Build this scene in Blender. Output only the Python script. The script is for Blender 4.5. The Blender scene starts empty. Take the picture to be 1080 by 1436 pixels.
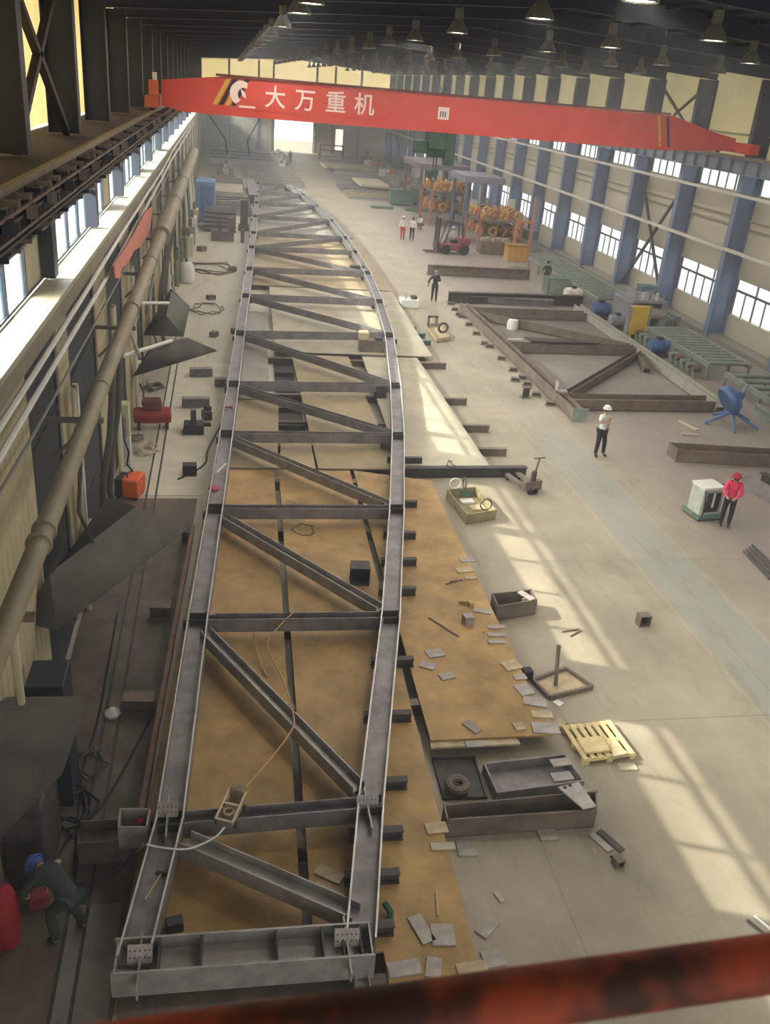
import bpy, bmesh, math, random
from mathutils import Vector, Matrix, Euler
random.seed(7)
V=Vector
scene=bpy.context.scene
COL=scene.collection
PI=math.pi
R=math.radians

# ------------------------------------------------------------------ camera
CAMZ=10.7
FPX,PIT,YAW,ROL=1249.4,0.44356,0.19756,0.08721
_cy,_sy=math.cos(YAW),math.sin(YAW)
_fw0=V((_sy,_cy,0)); _r0=V((_cy,-_sy,0)); _u0=V((0,0,1))
_fw=_fw0*math.cos(PIT)-_u0*math.sin(PIT); _u=_u0*math.cos(PIT)+_fw0*math.sin(PIT)
_r=_r0*math.cos(ROL)+_u*math.sin(ROL); _up=-_r0*math.sin(ROL)+_u*math.cos(ROL)
def ray(x,y): return _r*((x-540)/FPX)-_up*((y-718)/FPX)+_fw
def G(x,y,z=0.0):
    d=ray(x,y); t=(z-CAMZ)/d.z; return V((d.x*t,d.y*t,z))
def PX(x,y,X):
    d=ray(x,y); t=X/d.x; return V((X,d.y*t,CAMZ+d.z*t))
def PY(x,y,Y):
    d=ray(x,y); t=Y/d.y; return V((d.x*t,Y,CAMZ+d.z*t))
cam_d=bpy.data.cameras.new('camera'); cam=bpy.data.objects.new('camera',cam_d); COL.objects.link(cam)
cam_d.sensor_fit='VERTICAL'; cam_d.sensor_height=36; cam_d.sensor_width=27.07; cam_d.lens=FPX/1436*36
cam_d.clip_start=.05; cam_d.clip_end=600
m=Matrix.Identity(4)
for i in range(3): m[i][0]=_r[i]; m[i][1]=_up[i]; m[i][2]=-_fw[i]
m[2][3]=CAMZ
cam.matrix_world=m
scene.camera=cam
cam_d.dof.use_dof=True; cam_d.dof.focus_distance=24; cam_d.dof.aperture_fstop=3.6

# ------------------------------------------------------------------ materials
def lin(h):
    h=h.lstrip('#'); o=[]
    for i in (0,2,4):
        c=int(h[i:i+2],16)/255; o.append(c/12.92 if c<=.04045 else ((c+.055)/1.055)**2.4)
    return (*o,1)
MATS={}
def mat(name,c,c2=None,rough=.6,metal=0.,scale=1.5,bump=0.,bscale=30.,spec=.4,detail=5,stretch=None,lo=.35,hi=.7):
    if name in MATS: return MATS[name]
    m=bpy.data.materials.new(name); m.use_nodes=True; nt=m.node_tree; N=nt.nodes; L=nt.links
    b=N['Principled BSDF']; b.inputs['Roughness'].default_value=rough; b.inputs['Metallic'].default_value=metal
    b.inputs['Specular IOR Level'].default_value=spec
    if c2 is None:
        b.inputs['Base Color'].default_value=lin(c)
    else:
        tc=N.new('ShaderNodeTexCoord'); src=tc.outputs['Object']
        if stretch:
            mp=N.new('ShaderNodeMapping'); mp.inputs['Scale'].default_value=stretch; L.new(src,mp.inputs[0]); src=mp.outputs[0]
        nz=N.new('ShaderNodeTexNoise'); nz.inputs['Scale'].default_value=scale; nz.inputs['Detail'].default_value=detail; nz.inputs['Roughness'].default_value=.65
        L.new(src,nz.inputs['Vector'])
        rp=N.new('ShaderNodeValToRGB'); rp.color_ramp.elements[0].position=lo; rp.color_ramp.elements[1].position=hi
        rp.color_ramp.elements[0].color=lin(c); rp.color_ramp.elements[1].color=lin(c2)
        L.new(nz.outputs['Fac'],rp.inputs[0]); L.new(rp.outputs[0],b.inputs['Base Color'])
        if bump:
            n2=N.new('ShaderNodeTexNoise'); n2.inputs['Scale'].default_value=bscale; L.new(src,n2.inputs['Vector'])
            bp=N.new('ShaderNodeBump'); bp.inputs['Strength'].default_value=bump; bp.inputs['Distance'].default_value=.02
            L.new(n2.outputs['Fac'],bp.inputs['Height']); L.new(bp.outputs[0],b.inputs['Normal'])
    MATS[name]=m; return m
def ribbed(name,c,c2,axis=1,pitch=.25,depth=.5,rough=.6):
    if name in MATS: return MATS[name]
    m=mat(name,c,c2,rough=rough,scale=.8); nt=m.node_tree; N=nt.nodes; L=nt.links; b=N['Principled BSDF']
    tc=N.new('ShaderNodeTexCoord'); sp=N.new('ShaderNodeSeparateXYZ'); L.new(tc.outputs['Object'],sp.inputs[0])
    mu=N.new('ShaderNodeMath'); mu.operation='MULTIPLY'; mu.inputs[1].default_value=2*PI/pitch; L.new(sp.outputs[axis],mu.inputs[0])
    si=N.new('ShaderNodeMath'); si.operation='SINE'; L.new(mu.outputs[0],si.inputs[0])
    bp=N.new('ShaderNodeBump'); bp.inputs['Strength'].default_value=depth; bp.inputs['Distance'].default_value=.03
    L.new(si.outputs[0],bp.inputs['Height']); L.new(bp.outputs[0],b.inputs['Normal']); return m
def emit(name,c,s):
    if name in MATS: return MATS[name]
    m=bpy.data.materials.new(name); m.use_nodes=True; b=m.node_tree.nodes['Principled BSDF']
    b.inputs['Base Color'].default_value=lin(c); b.inputs['Emission Color'].default_value=lin(c); b.inputs['Emission Strength'].default_value=s
    MATS[name]=m; return m
def glass(name,c,fac,rough=.4):
    if name in MATS: return MATS[name]
    m=bpy.data.materials.new(name); m.use_nodes=True; nt=m.node_tree; N=nt.nodes; L=nt.links
    b=N['Principled BSDF']; b.inputs['Base Color'].default_value=lin(c); b.inputs['Roughness'].default_value=rough
    t=N.new('ShaderNodeBsdfTransparent'); t.inputs[0].default_value=(.92,.97,1,1) if name!='clear_pane' else (1,1,1,1); mx=N.new('ShaderNodeMixShader'); mx.inputs[0].default_value=fac
    L.new(t.outputs[0],mx.inputs[1]); L.new(b.outputs[0],mx.inputs[2]); L.new(mx.outputs[0],N['Material Output'].inputs['Surface'])
    MATS[name]=m; return m

def translucent(m,f):
    nt=m.node_tree; N=nt.nodes; L=nt.links; b=N['Principled BSDF']; tr=N.new('ShaderNodeBsdfTranslucent'); mx=N.new('ShaderNodeMixShader'); mx.inputs[0].default_value=f
    bc=b.inputs['Base Color']
    if bc.is_linked: L.new(bc.links[0].from_socket,tr.inputs[0])
    else: tr.inputs[0].default_value=bc.default_value
    L.new(b.outputs[0],mx.inputs[1]); L.new(tr.outputs[0],mx.inputs[2]); L.new(mx.outputs[0],N['Material Output'].inputs['Surface']); return m
STEEL=mat('mill_steel','#6b6566','#938c8a',rough=.5,metal=.25,scale=2.2,spec=.5,stretch=(1,1,1))
STEEL_L=mat('bright_steel','#8d8984','#b0aaa2',rough=.45,metal=.25,scale=3)
STEEL_D=mat('dark_steel','#332d2b','#504843',rough=.6,metal=.15,scale=3)
STEEL_B=mat('brown_steel','#5c5047','#7d6d5e',rough=.65,metal=.1,scale=2)
PLATE_Y=mat('yellow_plate','#866a3c','#ba955a',rough=.6,scale=1.0,bump=.1,detail=8)
PLATE_T=mat('tan_plate','#8d7c60','#ab9873',rough=.6,scale=.8,detail=8)
PLATE_G=mat('grey_plate','#77716a','#96907f',rough=.55,scale=.8,detail=8)
PLATE_W=mat('pale_plate','#9b927d','#bdb398',rough=.6,scale=.7,detail=8)
SCRAP=mat('scrap_steel','#8b827b','#aaa199',rough=.55,metal=.1,scale=4)
SCRAP_T=mat('scrap_tan','#9c8a6c','#bda987',rough=.6,scale=4)
NAVY=mat('navy_paint','#1c1f29','#272a36',rough=.5,scale=1.2)
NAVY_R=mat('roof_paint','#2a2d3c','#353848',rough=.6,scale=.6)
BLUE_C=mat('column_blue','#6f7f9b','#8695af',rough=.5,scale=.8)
BLUE=mat('machine_blue','#3f5a86','#56709a',rough=.5,scale=3)
GREEN=mat('machine_green','#4c6152','#63786a',rough=.55,scale=3)
GREEN_D=mat('hoist_green','#23402f','#33553f',rough=.5,scale=3)
GREYG=mat('conveyor_grey','#717a70','#8d958a',rough=.5,scale=3)
CREAM=mat('cream_paint','#b9ae90','#cdc2a2',rough=.6,scale=1)
CREAM_R=ribbed('cream_cladding','#a99b78','#beb08c',1,.3,.6)
YEL_R=mat('yellow_cladding','#b8a06a','#c9b27c',rough=.6,scale=.8)
translucent(YEL_R,.06)
WALLR=mat('right_cladding','#bbb5a2','#c8c2af',rough=.7,scale=.4)
WALLR_U=mat('right_upper_cladding','#b5a677','#c2b384',rough=.7,scale=.4)
translucent(WALLR_U,.35)
WALLF=mat('far_cladding','#b3a994','#c0b6a2',rough=.7,scale=.3)
WALLF_U=mat('far_upper_cladding','#bfb182','#cabd90',rough=.7,scale=.3)
translucent(WALLF_U,.5)
CRANE=mat('crane_red','#cb4130','#da523f',rough=.45,scale=.5)
CRANE_D=mat('crane_dark','#5a2a22','#70382c',rough=.6,scale=1)
LETTER=mat('letter_cream','#f0d8cc')
YELLOW=mat('yellow_paint','#c9a030','#d9b548',rough=.5,scale=2)
BLACK=mat('black_paint','#17161a','#222126',rough=.6,scale=3)
RUBBER=mat('black_rubber','#1c1a19','#2a2725',rough=.85,scale=4)
DUCT=mat('duct_grey','#7d7159','#948869',rough=.6,scale=1.3)
CONDUIT=mat('conduit_white','#c9c5ba','#dad6cb',rough=.45,scale=2)
HOOD=mat('hood_cloth','#453f39','#5b554c',rough=.75,scale=1.2,bump=.25,bscale=5)
RUST=mat('rusty_red','#a0401c','#3d2012',rough=.7,scale=3.4,lo=.42,hi=.6,detail=3)
SALMON=mat('salmon_cloth','#b86a55','#c67e68',rough=.8,scale=2)
RED=mat('red_paint','#86181c','#9c2224',rough=.5,scale=3)
REDC=mat('red_cloth','#7a121c','#981a28',rough=.85,scale=6)
ORANGE=mat('orange_paint','#d0561f','#dd6a30',rough=.5,scale=3)
ORANGE2=mat('orange_rack','#b9753a','#c98b4c',rough=.6,scale=3)
WHITE=mat('white_paint','#c9c6bc','#d8d5ca',rough=.5,scale=2)
WOOD=mat('pallet_wood','#bda574','#d6c190',rough=.75,scale=5)
CARD=mat('cardboard','#b08a56','#c29d68',rough=.8,scale=4)
DECK=mat('deck_brown','#2a211d','#3a2e28',rough=.8,scale=1.5)
GREYP=mat('grey_paint','#7b7d80','#92949a',rough=.55,scale=2)
SKIN=mat('skin','#a9785c','#b98a6c',rough=.6,scale=6)

# ------------------------------------------------------------------ geometry helper
class MB:
    def __init__(s,o=(0,0,0)): s.bm=bmesh.new(); s.o=V(o)
    def f(s,vs):
        try: s.bm.faces.new(vs)
        except ValueError: pass
    def hexa(s,p):   # 8 points: bottom 4 ccw, top 4
        v=[s.bm.verts.new(V(q)-s.o) for q in p]
        for a in ((3,2,1,0),(4,5,6,7),(0,1,5,4),(1,2,6,5),(2,3,7,6),(3,0,4,7)): s.f([v[i] for i in a])
        return s
    def box(s,a,b):
        x0,y0,z0=a; x1,y1,z1=b
        return s.hexa([(x0,y0,z0),(x1,y0,z0),(x1,y1,z0),(x0,y1,z0),(x0,y0,z1),(x1,y0,z1),(x1,y1,z1),(x0,y1,z1)])
    def obox(s,c,sz,rz=0,rx=0,ry=0):
        M=Euler((rx,ry,rz)).to_matrix(); c=V(c); h=V(sz)/2
        return s.hexa([c+M@V((i*h.x,j*h.y,k*h.z)) for k in(-1,1) for i,j in((-1,-1),(1,-1),(1,1),(-1,1))])
    def prism(s,poly,z0,z1):
        n=len(poly); b=[s.bm.verts.new(V((p[0],p[1],z0))-s.o) for p in poly]; t=[s.bm.verts.new(V((p[0],p[1],z1))-s.o) for p in poly]
        s.f(b[::-1]); s.f(t)
        for i in range(n): s.f([b[i],b[(i+1)%n],t[(i+1)%n],t[i]])
        return s
    def plate(s,pts,n,th):  # polygon in space extruded by n*th
        n=V(n).normalized()*th; k=len(pts); b=[s.bm.verts.new(V(p)-s.o) for p in pts]; t=[s.bm.verts.new(V(p)+n-s.o) for p in pts]
        s.f(b[::-1]); s.f(t)
        for i in range(k): s.f([b[i],b[(i+1)%k],t[(i+1)%k],t[i]])
        return s
    def sweep(s,prof,pts,up=(0,0,1)):   # closed profile (lateral,vertical) along polyline
        pts=[V(p) for p in pts]; up=V(up); rings=[]
        for i,p in enumerate(pts):
            a=(pts[i]-pts[i-1]).normalized() if i>0 else None; b=(pts[i+1]-pts[i]).normalized() if i<len(pts)-1 else None
            t=(a+b).normalized() if a and b else (a or b)
            la=t.cross(up).normalized(); vv=la.cross(t).normalized()
            k=1/max(.5,t.dot(a)) if a else 1
            rings.append([s.bm.verts.new(p+la*u*k+vv*w-s.o) for u,w in prof])
        n=len(prof)
        for A,B in zip(rings,rings[1:]):
            for i in range(n): s.f([A[i],A[(i+1)%n],B[(i+1)%n],B[i]])
        s.f(rings[0][::-1]); s.f(rings[-1]); return s
    def tube(s,pts,r,n=8,r2=None):
        pts=[V(p) for p in pts]; rings=[]; N=len(pts)
        t0=(pts[1]-pts[0]).normalized(); ref=V((0,0,1)) if abs(t0.z)<.9 else V((1,0,0)); la=t0.cross(ref).normalized()
        for i,p in enumerate(pts):
            t=(pts[min(i+1,N-1)]-pts[max(i-1,0)]).normalized()
            la=(la-t*la.dot(t)).normalized(); w=t.cross(la)
            rr=r if r2 is None else r+(r2-r)*i/(N-1)
            rings.append([s.bm.verts.new(p+(la*math.cos(2*PI*k/n)+w*math.sin(2*PI*k/n))*rr-s.o) for k in range(n)])
        for A,B in zip(rings,rings[1:]):
            for i in range(n): s.f([A[i],A[(i+1)%n],B[(i+1)%n],B[i]])
        s.f(rings[0][::-1]); s.f(rings[-1]); return s
    def lathe(s,prof,c=(0,0,0),n=16,axis='z',M=None):
        c=V(c); rings=[]
        M=M or {'z':Matrix.Identity(3),'x':Matrix.Rotation(PI/2,3,'Y'),'y':Matrix.Rotation(-PI/2,3,'X')}[axis]
        for r,z in prof: rings.append([s.bm.verts.new(c+M@V((r*math.cos(2*PI*k/n),r*math.sin(2*PI*k/n),z))-s.o) for k in range(n)])
        for A,B in zip(rings,rings[1:]):
            for i in range(n): s.f([A[i],A[(i+1)%n],B[(i+1)%n],B[i]])
        s.f(rings[0][::-1]); s.f(rings[-1]); return s
    def torus(s,c,Rr,r,n=20,k=8,axis='z',arc=2*PI):
        M={'z':Matrix.Identity(3),'x':Matrix.Rotation(PI/2,3,'Y'),'y':Matrix.Rotation(-PI/2,3,'X')}[axis]
        full=abs(arc-2*PI)<1e-6
        pts=[V(c)+M@V((Rr*math.cos(arc*i/n),Rr*math.sin(arc*i/n),0)) for i in range(n+(0 if full else 1))]
        if not full: return s.tube(pts,r,k)
        rings=[]
        for i,p in enumerate(pts):
            e=M@V((math.cos(2*PI*i/n),math.sin(2*PI*i/n),0)); w=M@V((0,0,1))
            rings.append([s.bm.verts.new(p+(e*math.cos(2*PI*j/k)+w*math.sin(2*PI*j/k))*r-s.o) for j in range(k)])
        for i in range(n):
            A,B=rings[i],rings[(i+1)%n]
            for j in range(k): s.f([A[j],A[(j+1)%k],B[(j+1)%k],B[j]])
        return s
    def build(s,name,mt,parent=None,smooth=False,bevel=0,kind=None):
        me=bpy.data.meshes.new(name); bmesh.ops.recalc_face_normals(s.bm,faces=s.bm.faces); s.bm.to_mesh(me); s.bm.free()
        o=bpy.data.objects.new(name,me); COL.objects.link(o); me.materials.append(mt)
        if smooth:
            for p in me.polygons: p.use_smooth=True
        me.set_sharp_from_angle(angle=R(38))
        if bevel:
            b=o.modifiers.new('b','BEVEL'); b.width=bevel; b.segments=2; b.limit_method='ANGLE'
        if parent is not None: o.parent=parent
        else: o.location=s.o
        if kind: o['kind']=kind
        return o
def thing(name,label,cat,loc=(0,0,0),rz=0,group=None):
    o=bpy.data.objects.new(name,None); o.empty_display_size=.2; COL.objects.link(o); o.location=loc; o.rotation_euler=(0,0,rz)
    o['label']=label; o['category']=cat
    if group: o['group']=group
    return o
def tag(o,label,cat,group=None,kind=None):
    o['label']=label; o['category']=cat
    if group: o['group']=group
    if kind: o['kind']=kind
    return o
def copy_tree(o,parent=None):
    c=o.copy(); COL.objects.link(c)
    if parent is not None: c.parent=parent
    for ch in list(o.children): copy_tree(ch,c)
    return c
def relabel(o,label): o['label']=label; return o
ORD=['first','second','third','fourth','fifth','sixth','seventh','eighth','ninth','tenth','eleventh','twelfth','thirteenth','fourteenth','fifteenth','sixteenth','seventeenth','eighteenth','nineteenth','twentieth','twenty-first','twenty-second','twenty-third','twenty-fourth','twenty-fifth','twenty-sixth']
def Hprof(w,h,tf=.018,tw=.014):      # flanges vertical at +-w/2, web horizontal at mid height
    a=w/2; b=h/2; c=tw/2
    return [(-a,-b),(-a+tf,-b),(-a+tf,-c),(a-tf,-c),(a-tf,-b),(a,-b),(a,b),(a-tf,b),(a-tf,c),(-a+tf,c),(-a+tf,b),(-a,b)]
def Iprof(w,h,tf=.018,tw=.014):      # flanges horizontal
    return [(-y,x) for x,y in Hprof(h,w,tf,tw)]
def rect(w,h): return [(-w/2,-h/2),(w/2,-h/2),(w/2,h/2),(-w/2,h/2)]

# ------------------------------------------------------------------ building shell
XL,XR=-3.5,25.4          # inner faces of the columns
WL,WR=-4.9,26.4          # cladding planes
YB,YF=-14.0,157.0        # rear end of what is modelled, far wall
BAY=6.4
COLY=[43.9+BAY*k for k in range(-8,18)]
EAVE,RIDGE,XRG=12.45,13.4,10.9
S=dict(kind='structure')
def roofz(x): return EAVE+(RIDGE-EAVE)*(1-abs(x-XRG)/(XRG-XL))

# floor ---------------------------------------------------------------
def floor_material():
    m=mat('concrete_floor','#857a67','#a19580',rough=.55,scale=.35,detail=9,bump=.05,bscale=12)
    nt=m.node_tree; N=nt.nodes; L=nt.links; b=N['Principled BSDF']; rp=[n for n in N if n.type=='VALTORGB'][0]
    tc=[n for n in N if n.type=='TEX_COORD'][0]; sp=N.new('ShaderNodeSeparateXYZ'); L.new(tc.outputs['Object'],sp.inputs[0])
    nz=N.new('ShaderNodeTexNoise'); nz.inputs['Scale'].default_value=1.2; nz.inputs['Detail'].default_value=6; L.new(tc.outputs['Object'],nz.inputs['Vector'])
    def mth(op,a,c,d=None):
        n=N.new('ShaderNodeMath'); n.operation=op
        for i,v in enumerate((a,c,d)):
            if v is None: continue
            if isinstance(v,(int,float)): n.inputs[i].default_value=v
            else: L.new(v,n.inputs[i])
        return n.outputs[0]
    wob=mth('MULTIPLY_ADD',nz.outputs['Fac'],.12,-.06); x=mth('ADD',sp.outputs[0],wob)
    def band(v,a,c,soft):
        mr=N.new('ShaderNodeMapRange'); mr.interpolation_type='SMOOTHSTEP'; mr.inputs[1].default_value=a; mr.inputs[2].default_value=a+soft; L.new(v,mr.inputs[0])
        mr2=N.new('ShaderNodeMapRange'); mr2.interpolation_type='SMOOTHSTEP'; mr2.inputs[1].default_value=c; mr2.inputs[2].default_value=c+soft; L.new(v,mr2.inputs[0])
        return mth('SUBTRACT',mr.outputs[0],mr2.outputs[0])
    def mixin(prev,fac,col):
        mx=N.new('ShaderNodeMix'); mx.data_type='RGBA'; L.new(fac,mx.inputs[0]); L.new(prev,mx.inputs[6]); mx.inputs[7].default_value=lin(col); return mx.outputs[2]
    c=rp.outputs[0]
    c=mixin(c,mth('MULTIPLY',band(x,11.5,26,3.5),.85),'#857b74')       # greyer right half
    c=mixin(c,mth('MULTIPLY',band(x,-6,1.4,1.6),.8),'#bdb6a2')         # pale worn left aisle, raised further to imitate light from the left
    lane=mth('MULTIPLY',mth('MULTIPLY',band(x,10.55,12.05,.25),band(sp.outputs[1],-60,22,16)),mth('MULTIPLY_ADD',nz.outputs['Fac'],.7,.2))
    c=mixin(c,lane,'#868a83')
    for xl in (10.5,12.15): c=mixin(c,mth('MULTIPLY',band(x,xl,xl+.08,.05),.15),'#b8ae94')
    pm=mth('PINGPONG',sp.outputs[1],3.2); c=mixin(c,mth('MULTIPLY',band(pm,-.5,.012,.012),.5),'#6d6454')
    pm2=mth('PINGPONG',mth('ADD',sp.outputs[0],1.2),3.1); c=mixin(c,mth('MULTIPLY',band(pm2,-.5,.01,.012),.35),'#6d6454')
    # scuffs
    n3=N.new('ShaderNodeTexNoise'); n3.inputs['Scale'].default_value=.55; n3.inputs['Detail'].default_value=10; n3.inputs['Roughness'].default_value=.75
    mp=N.new('ShaderNodeMapping'); mp.inputs['Scale'].default_value=(2.2,.6,1); mp.inputs['Location'].default_value=(3,8,0); L.new(tc.outputs['Object'],mp.inputs[0]); L.new(mp.outputs[0],n3.inputs['Vector'])
    mr=N.new('ShaderNodeMapRange'); mr.inputs[1].default_value=.52; mr.inputs[2].default_value=.78; L.new(n3.outputs['Fac'],mr.inputs[0])
    c=mixin(c,mth('MULTIPLY',mr.outputs[0],.8),'#675e50')
    n4=N.new('ShaderNodeTexNoise'); n4.inputs['Scale'].default_value=1.1; n4.inputs['Detail'].default_value=12; n4.inputs['Roughness'].default_value=.8; mp4=N.new('ShaderNodeMapping'); mp4.inputs['Scale'].default_value=(3,.5,1); mp4.inputs['Location'].default_value=(7,2,0); L.new(tc.outputs['Object'],mp4.inputs[0]); L.new(mp4.outputs[0],n4.inputs['Vector'])
    m4=N.new('ShaderNodeMapRange'); m4.inputs[1].default_value=.56; m4.inputs[2].default_value=.75; L.new(n4.outputs['Fac'],m4.inputs[0]); c=mixin(c,mth('MULTIPLY',m4.outputs[0],.55),'#b9ac94')
    L.new(c,b.inputs['Base Color']); return m
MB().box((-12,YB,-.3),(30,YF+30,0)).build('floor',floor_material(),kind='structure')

# far wall with the open door ------------------------------------------
dX0,dX1,dZ=PY(384,213,YF).x,PY(438,213,YF).x,4.7
def wallbox(name,a,b,mt): return MB().box(a,b).build(name,mt,kind='structure')
b=MB(); b.box((WL,YF,0),(dX0,YF+.3,7.6)); b.box((dX1,YF,0),(WR,YF+.3,7.6)); b.box((dX0,YF,dZ),(dX1,YF+.3,7.6)); b.build('wall_far',WALLF,kind='structure')
me_=bpy.data.meshes.new('wall_far_upper'); me_.from_pydata([(WL,YF,7.6),(WR,YF,7.6),(WR,YF,roofz(WR)+.6),(XRG,YF,roofz(XRG)+.6),(WL,YF,roofz(WL)+.6)],[],[(0,1,2,3,4)]); me_.materials.append(WALLF_U)
wo=bpy.data.objects.new('wall_far_upper',me_); COL.objects.link(wo); wo['kind']='structure'
for i,x in enumerate((0.6,5.2,dX0-.3,dX1+.3,17.3,21.5)):
    wallbox('trim_%d'%(i+1),(x-.16,YF-.35,0),(x+.16,YF,roofz(x)),GREYP)
b=MB(); b.box((dX0-.15,YF-.1,0),(dX0,YF+.35,dZ+.15)); b.box((dX1,YF-.1,0),(dX1+.15,YF+.35,dZ+.15)); b.box((dX0,YF-.1,dZ),(dX1,YF+.35,dZ+.15))
b.build('door_1',GREYP,kind='structure')
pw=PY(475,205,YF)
b=MB(); b.box((pw.x-.6,YF-.06,.6),(pw.x+.6,YF-.02,3.9)); b.build('window_99',emit('window_glow','#fff8e8',1.2),kind='structure')  # glowing panel on the wall stands in for daylight in the slit window
wallbox('ground_outside',(-40,YF+.5,-.35),(60,YF+80,-.05),mat('yard','#c9c4b8'))

# left wall --------------------------------------------------------------
Z_LEDGE=6.85
NAVYP=[(14.0,16.8),(18.0,22.0)]+[(24.2+6.4*k,28.0+6.4*k) for k in range(20)]
b=MB(); prev=YB
for y0,y1 in NAVYP: b.box((-3.4,prev,0),(-3.05,y0,Z_LEDGE-.42)); prev=y1
b.box((-3.4,prev,0),(-3.05,YF,Z_LEDGE-.42)); b.build('wall_left',CREAM_R,kind='structure')
for i,(y0,y1) in enumerate(NAVYP):
    b=MB((0,y0,0)); b.box((-3.36,y0,0),(-3.1,y1,Z_LEDGE-.42)); b.box((-3.1,y0+.1,.1),(-3.07,y0+.2,6)); b.box((-3.1,y1-.2,.1),(-3.07,y1-.1,6))
    for z in (1.6,3.2,4.8): b.box((-3.1,y0+.2,z),(-3.075,y1-.2,z+.08))
    b.build('wall_left_navy_panel',NAVY,kind='structure')
b=MB().box((-3.42,YB,Z_LEDGE-.42),(-2.92,YF,Z_LEDGE-.1)); b.build('wall_left_fascia',mat('fascia','#6d6250','#857a64',scale=.8),kind='structure')
b=MB()
for y0,y1 in zip([YB]+COLY,COLY+[YF]): b.box((-3.42,y0+.02,Z_LEDGE-.1),(-2.9,y1-.02,Z_LEDGE))
b.build('wall_left_ledge',mat('ledge_beige','#958c72','#a69c81',scale=.8),kind='structure')
bm_=bmesh.new(); yy=YB; prev=None; k=0
while yy<YF:
    xo=WL-(.05 if k%4 in(1,2) else 0); va=bm_.verts.new((xo,yy,9.05)); vb=bm_.verts.new((xo,yy,12.9))
    if prev: bm_.faces.new((prev[0],va,vb,prev[1]))
    prev=(va,vb); yy+=.1; k+=1
me_=bpy.data.meshes.new('wall_left_upper'); bm_.to_mesh(me_); bm_.free(); me_.materials.append(YEL_R)
wo=bpy.data.objects.new('wall_left_upper',me_); COL.objects.link(wo); wo['kind']='structure'
MB().box((WL,YB,8.985),(-3.13,YF,9.015)).build('walkway_floor',DECK,kind='structure')
PANE=glass('blue_pane','#93bdd2',.26); PANE2=glass('pale_pane','#c9d4d6',.26)
for i,(y0,y1) in enumerate(zip([YB]+COLY,COLY+[YF])):
    w=bpy.data.objects.new('window_%d'%(i+1),None); COL.objects.link(w); w.location=(-3.48,y0,Z_LEDGE); w['kind']='structure'
    q=(-3.48,y0,Z_LEDGE); fr=MB(q); n=4; L_=y1-y0
    for k in range(n+1): fr.box((-3.52,y0+L_*k/n-.045,Z_LEDGE),(-3.44,y0+L_*k/n+.045,8.2))
    fr.box((-3.52,y0,7.8),(-3.44,y1,7.9)); fr.box((-3.52,y0,8.14),(-3.44,y1,8.2)); fr.box((-3.52,y0,Z_LEDGE),(-3.44,y1,Z_LEDGE+.05))
    fr.build('window_frame',NAVY,w)
    for k in range(n):
        if (i*7+k*3)%11==4:
            MB(q).box((-3.5,y0+L_*k/n+.05,Z_LEDGE),(-3.46,y0+L_*(k+1)/n-.05,8.14)).build('cladding_panel',CREAM_R,w)
        else: MB(q).box((-3.49,y0+L_*k/n+.045,Z_LEDGE+.05),(-3.475,y0+L_*(k+1)/n-.045,8.1)).build('pane',PANE if (i+k)%3 else PANE2,w)

# right wall -------------------------------------------------------------
MB().box((WR,YB,0),(WR+.2,YF,1.3)).build('wall_right',WALLR,kind='structure')
MB().box((WR,YB,3.12),(WR+.2,YF,7.25)).build('wall_right_middle',WALLR,kind='structure')
def sheet(name,pts,mt):
    me=bpy.data.meshes.new(name); me.from_pydata(pts,[],[tuple(range(len(pts)))]); me.materials.append(mt); o=bpy.data.objects.new(name,me); COL.objects.link(o); o['kind']='structure'; return o
sheet('wall_right_upper',[(WR+.1,YB,8.35),(WR+.1,YF,8.35),(WR+.1,YF,13.1),(WR+.1,YB,13.1)],WALLR_U)
CLEAR=glass('clear_pane','#dfe6e6',.12,.1)
for i,(y0,y1) in enumerate(zip([YB]+COLY,COLY+[YF])):
    if y1<30: continue
    for lv,(z0,z1) in enumerate(((1.3,3.12),(7.25,8.35))):
        w=bpy.data.objects.new('window_%d'%(40+2*i+lv),None); COL.objects.link(w); w.location=(WR,y0,z0); w['kind']='structure'; q=(WR,y0,z0)
        fr=MB(q); fr.box((WR-.02,y0,z0),(WR+.1,y0+.3,z1)); fr.box((WR-.02,y1-.3,z0),(WR+.1,y1,z1))
        ya,yb=y0+.3,y1-.3; n=6
        for k in range(n+1):
            t=.07 if k%2==0 else .035; yy=ya+(yb-ya)*k/n; zt=z1 if (lv or k%2==0) else z0+(z1-z0)*.68
            fr.box((WR+.02,yy-t/2,z0),(WR+.1,yy+t/2,zt))
        if not lv: fr.box((WR+.02,ya,z0+(z1-z0)*.66),(WR+.1,yb,z0+(z1-z0)*.72))
        else: fr.box((WR+.02,ya,z0+.52),(WR+.1,ya+1.1,z1)) if i%3 else fr.box((WR+.02,ya,z0+.4),(WR+.1,ya+.8,z1))
        fr.build('window_frame',mat('window_frame_paint','#6f6d68') ,w)
        MB(q).box((WR+.05,ya,z0),(WR+.06,yb,z1)).build('pane',CLEAR,w)
for i,(x,z,h,t) in enumerate(((25.25,7.15,.14,.14),(25.25,4.5,.16,.14))):
    MB().box((x,YB,z),(x+t,YF,z+h)).build('trim_%d'%(20+i),CONDUIT,kind='structure')
for i,z in enumerate((5.55,5.95,9.9)):
    MB().box((WR-.1,YB,z),(WR,YF,z+.09)).build('trim_%d'%(24+i),mat('girt','#958d76'),kind='structure')
MB().box((WR-.9,YB,0),(WR-.1,YF,.18)).build('baseboard_right',mat('kerb','#8d8a80'),kind='structure')

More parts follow.
